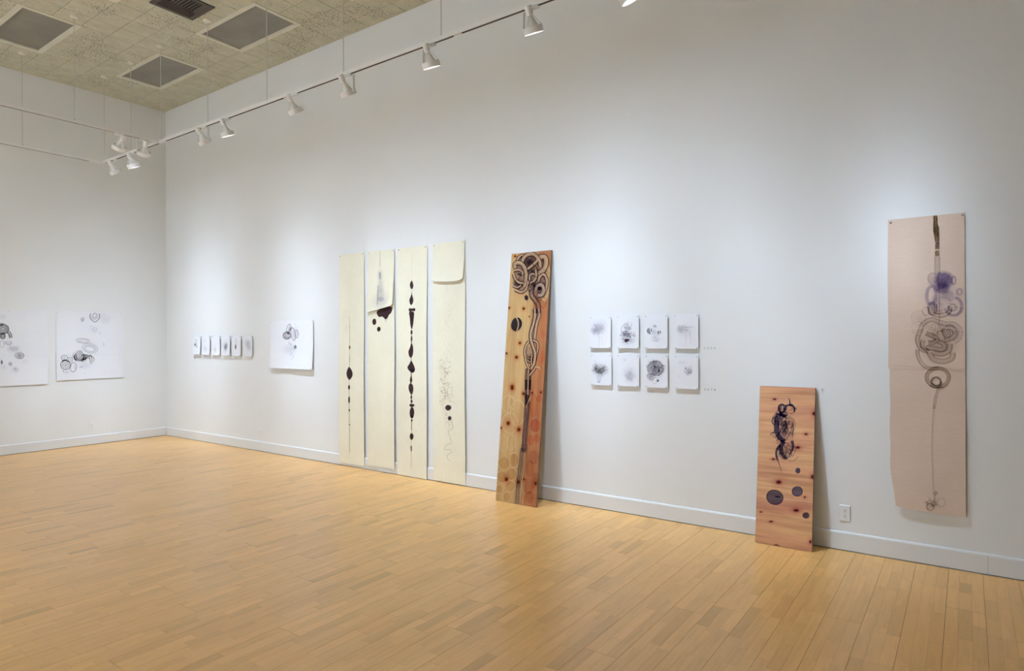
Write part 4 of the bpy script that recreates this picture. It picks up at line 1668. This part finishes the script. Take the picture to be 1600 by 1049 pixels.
d.blob([(180, 440), (215, 430), (262, 455), (270, 470), (225, 465)], RL, .9, .1)
d.rope([(120, 625), (190, 655), (250, 620)], 38, RL, RG, .8, 7, .8, 2)
d.rope([(150, 685), (230, 722), (300, 715), (350, 650), (370, 560)], 46, RL, RF, .85, 8, .8, 3)
d.rope([(540, 560), (555, 490), (620, 450), (672, 520), (675, 620), (640, 740), (600, 790)], 54, RL, RF, .88, 9, .85, 5)
d.smudge(580, 640, 90, 100, RL, 1.8)
d.rope([(500, 690), (520, 630), (590, 610), (630, 680), (600, 760), (540, 770)], 66, RL, RG, .85, 9, .85, 5)
d.oval(562, 670, 22, 34, RL, .85)
d.smudge(470, 620, 75, 85, RL, 2.0)
d.tangle(400, 430, 260, 300, 26, 7, RL, .7)
d.rope([(425, 680), (440, 780), (495, 850), (545, 930), (555, 1060)], 76, RL, srgb(160, 130, 112), .88, 9, .9, 8)
d.stroke([(480, 900), (482, 1060)], 12, RL, .8)
d.stroke(d.ell(628, 885, 48, 84, 0, 18), 8, RL, .8, True, 3)
d.oval(347, 812, 31, 44, srgb(46, 32, 38), 1.0, -15)
d.crop(780, 480, 8.74)
d.oval(163, 200, 76, 96, srgb(50, 42, 42), .97, 12, .06)
d.stroke([(160, 110), (185, 160), (190, 220), (172, 290)], 16, srgb(170, 146, 118), .7, soft=.4)
d.stroke([(185, 112), (222, 160), (225, 220), (195, 280)], 24, srgb(140, 118, 104), .6, soft=.4)
d.build('ink_drawing', t)

t, w, h, pl = leaning_board('leaning_board', 'short plywood board with a dark hairy tangle and four dark discs, leaning near the outlet',
                            (9.530, -0.190, 0), (9.934, -0.190, 0), (9.514, -0.0245, 1.205), (9.924, -0.0245, 1.205), 0.019, 'pine_h')
d = Draw([(1184.6, 602.8), (1271.6, 606), (1268.7, 862.4), (1179.5, 848.3)], w, h, pl, srgb(206, 152, 110))
DK = srgb(68, 54, 64)
KR, KRH = srgb(120, 52, 50), srgb(176, 104, 84)
d.crop(1160, 590, 3.744)
d.smudge(300, 80, 140, 30, srgb(176, 106, 88), .4)
d.smudge(250, 400, 200, 90, srgb(176, 100, 84), .45)
d.smudge(300, 760, 150, 60, srgb(176, 96, 78), .5)
for x, y, rx, ry in ((180, 127, 9, 5), (410, 211, 10, 11), (365, 331, 9, 6), (318, 409, 14, 8), (175, 479, 9, 5), (405, 580, 9, 12), (208, 614, 16, 11), (312, 778, 16, 8), (165, 846, 10, 4), (397, 960, 8, 9), (362, 700, 6, 5), (105, 790, 8, 4)):
    knot(d, x, y, rx, ry, KR, KRH)
d.blob([(182, 985), (195, 976), (212, 982), (218, 992), (184, 988)], srgb(90, 54, 34), .9, .1)
d.crop(1175, 730, 7.49)
d.stroke([(360, 380), (520, 392), (705, 408)], 5, srgb(232, 196, 168), .8)
d.oval(260, 358, 101, 88, srgb(92, 74, 78), .93, 18, .04)
d.ring(260, 358, 98, 85, 8, srgb(66, 52, 62), .7, 18)
d.oval(295, 352, 36, 12, srgb(70, 50, 52), .8)
d.oval(523, 285, 64, 61, srgb(96, 80, 90), .93, 0, .04)
d.ring(523, 285, 60, 57, 7, srgb(72, 60, 74), .6)
d.oval(528, 42, 30, 34, srgb(84, 68, 80), .95, 0, .05)
d.oval(627, 566, 42, 39, srgb(84, 62, 68), .95, 0, .05)
d.crop(1195, 610, 7.49)
d.smudge(100, 220, 60, 40, srgb(190, 120, 100), .7)
for p, ww, tp in (([(150, 270), (125, 380), (125, 480), (165, 560), (215, 600)], 66, (1, .8)), ([(175, 280), (230, 310)], 60, (1, .3)), ([(150, 270), (200, 300), (250, 290)], 36, (1.2, .4)),
                  ([(120, 300), (75, 340), (70, 380), (100, 405)], 16, (.5, 1)), ([(50, 540), (60, 505), (100, 500)], 12, (.3, 1)),
                  ([(205, 600), (175, 670), (195, 750), (245, 805)], 52, (1.0, .7)), ([(306, 590), (318, 660), (300, 720), (278, 750)], 30, (1.1, .4)),
                  ([(165, 640), (128, 700), (122, 760), (140, 820)], 26, (1, .9)), ([(140, 820), (165, 880), (190, 972)], 13, (1, .15)),
                  ([(252, 84), (272, 115), (276, 170)], 22, (.1, 1)), ([(270, 170), (315, 190), (335, 225), (325, 255)], 24, (1, .5)),
                  ([(225, 185), (270, 170), (310, 180)], 22, (1, 1)), ([(150, 560), (190, 590), (240, 585)], 14, (.6, .5))):
    d.stroke(p, ww, DK, .93, taper=tp)
d.ring(182, 212, 38, 46, 24, DK, .95)
d.ring(182, 230, 26, 36, 12, DK, .9)
d.oval(190, 205, 10, 12, srgb(206, 190, 150), .9)
d.ring(285, 215, 46, 58, 9, DK, .8, -10, -70, 120)
d.stroke([(240, 190), (230, 240), (250, 280)], 10, DK, .8)
d.blob([(215, 330), (270, 318), (320, 335), (330, 420), (310, 500), (280, 560), (240, 520), (200, 440)], srgb(196, 140, 106), .55, .2)
rr = d.rng
for q in range(26):
    x0 = rr.uniform(165, 325)
    d.stroke([(x0, rr.uniform(320, 400)), (x0 + rr.uniform(-30, 34), rr.uniform(420, 480)), (x0 + rr.uniform(-40, 20), rr.uniform(500, 590))], rr.uniform(4, 9), DK, .75, taper=(1, .4))
d.stroke([(150, 335), (210, 322), (280, 318), (325, 340)], 16, srgb(150, 130, 96), .8)
d.stroke([(325, 340), (345, 400), (320, 480), (310, 560)], 8, DK, .6)
for q in range(9):
    y0 = 610 + q * 14
    d.stroke([(225, y0), (262, y0 + 8), (298, y0 - 4)], 6, DK, .7)
for p in ([(150, 700), (170, 780), (230, 808), (290, 770)], [(165, 720), (200, 790), (260, 790), (285, 730)], [(245, 800), (290, 832), (340, 815), (380, 775)],
          [(280, 760), (320, 770), (350, 680), (320, 660)], [(190, 640), (250, 690), (270, 780)], [(260, 640), (240, 720), (250, 790)], [(180, 760), (160, 730), (185, 690)]):
    d.stroke(p, 6, DK, .75)
for q in range(16):
    x0, y0 = rr.uniform(100, 200), rr.uniform(290, 560)
    d.stroke([(x0, y0), (x0 + rr.uniform(-30, 50), y0 + 45), (x0 + rr.uniform(0, 80), y0 + 95)], 5, srgb(130, 108, 120), .6)
d.stroke([(70, 330), (100, 285), (130, 270)], 8, DK, .7)
d.line_k = 1.0
d.tangle(190, 430, 110, 190, 26, 7, DK, .9)
d.tangle(220, 700, 85, 110, 18, 6, DK, .85)
d.tangle(240, 220, 100, 80, 12, 6, DK, .8)
d.tangle(250, 440, 90, 140, 14, 6, srgb(150, 112, 96), .7)
d.build('ink_drawing', t)

# ---- long brown hanging of two joined sheets
w, h = 0.448, 2.064
ZB = 0.374


def ban_bend(u, v):
    t_ = 1 - v / 2.064
    s_ = 0.010 * max(0, min(1, (1.01 - v) / .9)) * (math.sin(u / .448 * 3.0 + .4) * .5 + .6)
    return 0.008 + 0.010 * t_ + s_ + 0.0022 * math.sin(v * 9 + u * 6)


def ban_edge_lo(u, v):
    f_ = v / 1.012
    du = 0.0
    if u < 0.1:
        du = (1 - u / .1) * (0.006 + (0.034 * max(0, (.30 - f_)) / .30) ** 1.0 + .002 * math.sin(v * 19))
    dv = 0.0
    if f_ < .12:
        k_ = (1 - f_ / .12)
        dv = k_ * (0.014 * max(0, 1 - u / .13) ** 2 + 0.003 * math.sin(u * 14) - .004 * u)
    return u + du, v + dv


t = sheet('paper_hanging', 'long brownish translucent paper hanging with an ink knot and tail, pinned by two corners', 'drawing', 'right', 10.418, ZB, w, 1.012, 'rice',
          ban_bend, 12, 30, ban_edge_lo, pins=())
up = sheet_mesh(t, 'upper_sheet', w, h - 0.992, 'rice', lambda u, v: ban_bend(u, v + .992) + .0022, 12, 26,
                lambda u, v: (u - .004 * (1 if u < .01 else 0) + .002 * math.sin(v * 7) * (1 if u < .01 else 0), v))
up.location = (0, 0, .992)
for (u, v) in ((.014, h - .02), (w - .012, h - .016)):
    dd = ban_bend(u, v) + .0022
    p = MB()
    p.lathe([(0.0011, -0.0012), (0.0011, -dd - .002)], 6, axis='y', c=(u, 0, v))
    p.lathe([(.004, -dd - .001), (.0062, -dd - .003), (.0062, -dd - .006), (.003, -dd - .008)], 10, axis='y', c=(u, 0, v), cap1=True)
    p.build('pin', 'pin', t, True)
QB = [(1387.3, 344.3), (1505.6, 330.7), (1512.5, 806.6), (1393.5, 797.0)]
d = Draw(QB, w, h, lambda u, v, z: (u, -ban_bend(u, v) - .0026 - z, v), srgb(212, 190, 172))
BR = srgb(112, 84, 68)
BP = srgb(138, 118, 136)
BG = srgb(150, 124, 108)
d.crop(1420, 330, 5.516)
d.blob([(205, 36), (238, 34), (243, 100), (258, 150), (258, 268), (232, 272), (212, 200), (204, 150), (208, 90)], srgb(118, 92, 70), .93, .04)
d.stroke([(214, 40), (212, 150), (228, 268)], 6, srgb(80, 60, 44), .7)
d.stroke([(236, 40), (242, 120), (254, 266)], 5, srgb(80, 60, 44), .7)
d.tangle(230, 150, 20, 110, 16, 4, srgb(80, 60, 44), .5)
d.stroke([(243, 272), (242, 325)], 32, srgb(104, 78, 60), .85)
d.oval(240, 300, 8, 10, srgb(190, 160, 130), .8)
d.oval(246, 330, 14, 5, srgb(196, 168, 140), .8)
d.stroke([(242, 338), (242, 385)], 32, srgb(110, 84, 64), .8)
d.tangle(240, 365, 18, 24, 8, 4, srgb(196, 170, 144), .8)
d.stroke([(243, 385), (243, 460), (246, 540)], 42, BG, .35)
d.stroke([(223, 385), (224, 540)], 4, BR, .5)
d.stroke([(264, 385), (266, 540)], 4, BR, .5)
d.smudge(200, 580, 50, 60, BG, .5)
d.ring(205, 580, 36, 46, 18, BP, .35)
d.smudge(300, 620, 120, 125, BP, .95)
d.oval(300, 590, 78, 78, BP, .85, 0, .3)
d.oval(285, 660, 66, 50, BP, .8, 0, .3)
d.oval(340, 730, 70, 50, BP, .5, 0, .3)
d.oval(240, 800, 60, 70, BP, .4, 0, .3)
d.tangle(290, 610, 80, 80, 16, 6, srgb(160, 142, 160), .6)
d.ring(196, 725, 40, 78, 26, BP, .65, 5)
d.ring(205, 840, 36, 50, 24, BP, .5)
d.ring(385, 815, 72, 78, 24, BP, .75, 0, -75, 165)
d.ring(376, 826, 30, 28, 20, BP, .7)
d.ring(436, 688, 22, 26, 13, BP, .7)
d.ring(386, 590, 16, 34, 12, BP, .65)
d.stroke([(370, 650), (385, 690), (400, 730)], 10, srgb(205, 190, 196), .6)
d.stroke([(250, 540), (262, 700), (268, 900), (262, 990)], 8, BR, .45)
d.stroke([(210, 720), (196, 700), (186, 750)], 14, srgb(222, 206, 190), .6)
d.rope([(185, 820), (200, 880), (280, 900), (345, 870), (360, 820)], 34, BR, BG, .34, 4, .56)
d.rope([(232, 800), (236, 870), (300, 860)], 26, BR, BG, .34, 4, .56)
d.ring(300, 770, 60, 30, 8, srgb(170, 150, 158), .6)
d.ring(90, 925, 62, 60, 6, BR, .25)
d.smudge(90, 920, 75, 65, BG, .35)
d.ring(150, 865, 30, 36, 5, BR, .5)
d.crop(1415, 480, 6.56)
d.smudge(320, 330, 250, 280, BG, .8)
d.ring(130, 220, 60, 70, 7, BR, .3)
d.rope([(150, 260), (190, 170), (270, 130), (340, 150)], 44, BR, BG, .34, 5, .51)
d.rope([(340, 150), (420, 170), (500, 170), (560, 230), (550, 310), (500, 350)], 46, BR, BP, .2, 5, .42)
d.rope([(150, 260), (130, 340), (165, 430), (240, 460)], 44, BR, BG, .34, 5, .56)
d.rope([(130, 440), (140, 520), (190, 600), (260, 630), (350, 625)], 34, BR, BG, .34, 5, .51)
d.rope([(215, 270), (290, 300), (330, 330), (290, 365), (240, 370)], 42, BR, BG, .34, 5, .66)
d.rope([(190, 340), (175, 400), (215, 440), (250, 460)], 38, BR, BG, .34, 5, .60)
d.rope([(215, 420), (300, 425), (390, 430), (400, 380), (340, 350)], 46, BR, BG, .34, 5, .60)
d.rope([(290, 470), (380, 480), (450, 440), (460, 370)], 48, BR, BG, .34, 5, .60)
d.rope([(250, 470), (300, 540), (400, 555), (480, 520), (490, 460)], 52, BR, BG, .34, 5, .51)
d.rope([(400, 340), (470, 320), (510, 260), (470, 200), (420, 210)], 44, BR, BG, .34, 5, .60)
d.rope([(390, 230), (410, 290), (450, 280), (440, 220)], 32, BR, BG, .34, 4, .60)
d.stroke([(220, 272), (300, 250), (360, 245), (420, 210)], 10, srgb(92, 70, 58), .75, taper=(.5, 1))
d.tangle(400, 250, 110, 80, 12, 5, BR, .5)
d.tangle(300, 220, 120, 70, 10, 4, BR, .4)
d.ring(340, 722, 112, 96, 34, BG, .7, -8)
d.ring(340, 722, 128, 110, 6, BR, .6, -8)
d.ring(340, 722, 94, 80, 5, BR, .5, -8)
d.ring(323, 765, 46, 44, 16, srgb(86, 64, 50), .85)
d.stroke([(260, 805), (300, 826), (350, 824), (400, 826)], 12, srgb(86, 64, 50), .8)
d.stroke([(375, 770), (370, 805), (340, 826)], 14, srgb(86, 64, 50), .7)
d.rope([(350, 830), (335, 880), (318, 940), (305, 1049)], 24, BR, BG, .34, 4, .41)
d.stroke([(0, 285), (150, 280), (240, 262), (360, 240)], 5, srgb(212, 190, 172), .6)
d.crop(1370, 560, 4.035)
d.stroke([(372, 300), (363, 400), (362, 560), (366, 700), (374, 835)], 11, BG, .3)
d.stroke([(368, 300), (360, 420), (358, 600), (368, 830)], 3, BR, .3)
d.oval(383, 852, 18, 14, BR, .6)
d.ring(420, 910, 24, 26, 8, BR, .35)
d.ring(352, 942, 22, 22, 8, BR, .65)
d.tangle(372, 925, 40, 40, 12, 4, BR, .6)
d.stroke([(380, 860), (378, 900), (392, 930)], 10, BR, .5)
d.stroke([(80, 54), (300, 60), (562, 62)], 3, srgb(120, 96, 82), .5)
d.crop(1370, 320, 4.035)
d.stroke([(85, 812), (190, 792), (300, 778)], 3.5, srgb(226, 206, 188), .7)
d.stroke([(430, 775), (560, 786)], 3.5, srgb(226, 206, 188), .7)
d.stroke([(420, 625), (545, 638)], 3, srgb(226, 206, 188), .6)
d.build('ink_drawing', t)


# ---- power outlets
def outlet(label, wall, a, z):
    loc, rz = wall_frame(wall, a, z)
    t = thing('power_outlet', label, 'outlet', loc, 'wall power outlets')
    t.rotation_euler = (0, 0, rz)
    m = MB()
    x, zz, b = .036, .059, .004
    pr = [(-x, -zz), (x, -zz), (x, zz), (-x, zz)]
    for s, y in ((1, 0), (1, -.004), (.93, -.0065)):
        m.v += [(p[0] * (s if s == 1 else .92), y, p[1] * (s if s == 1 else .955)) for p in pr]
    for k in (0, 4):
        for i in range(4):
            j = (i + 1) % 4
            m.f.append((k + i, k + j, k + 4 + j, k + 4 + i))
    m.f.append((8, 9, 10, 11))
    m.build('plate', 'plastic', t)
    for s in (-1, 1):
        r = MB()
        prof = Draw.ell(0, 0, .0172, .0142, 0, 20)
        n = len(prof)
        for y in (-.006, -.0088):
            r.v += [(p[0], y, s * .0205 + p[1]) for p in prof]
        for i in range(n):
            j = (i + 1) % n
            r.f.append((i, j, j + n, i + n))
        r.f.append(tuple(range(n, 2 * n)))
        ro_ = r.build('receptacle', 'plastic', t)
        for dx, hh in ((-.0068, .0048), (.0068, .0040)):
            MB().box(dx - .0014, dx + .0014, -.0092, -.0086, s * .0205 + .003 - hh, s * .0205 + .003 + hh).build('slot', 'dark', ro_)
        MB().lathe([(.0028, -.0086), (.0028, -.0092)], 10, axis='y', c=(0, 0, s * .0205 - .0075), cap1=True).build('slot', 'dark', ro_)
    MB().lathe([(.003, -.006), (.003, -.0075)], 10, axis='y', cap1=True).build('screw', 'pin', t)


outlet('white double power outlet between the short leaning board and the brown hanging', 'right', 10.130, 0.279)
outlet('white double power outlet below the gap between the oval drawing and six small drawings', 'right', 2.669, 0.262)
outlet('white double power outlet under the loop drawing nearest the corner', 'left', -1.124, 0.276)
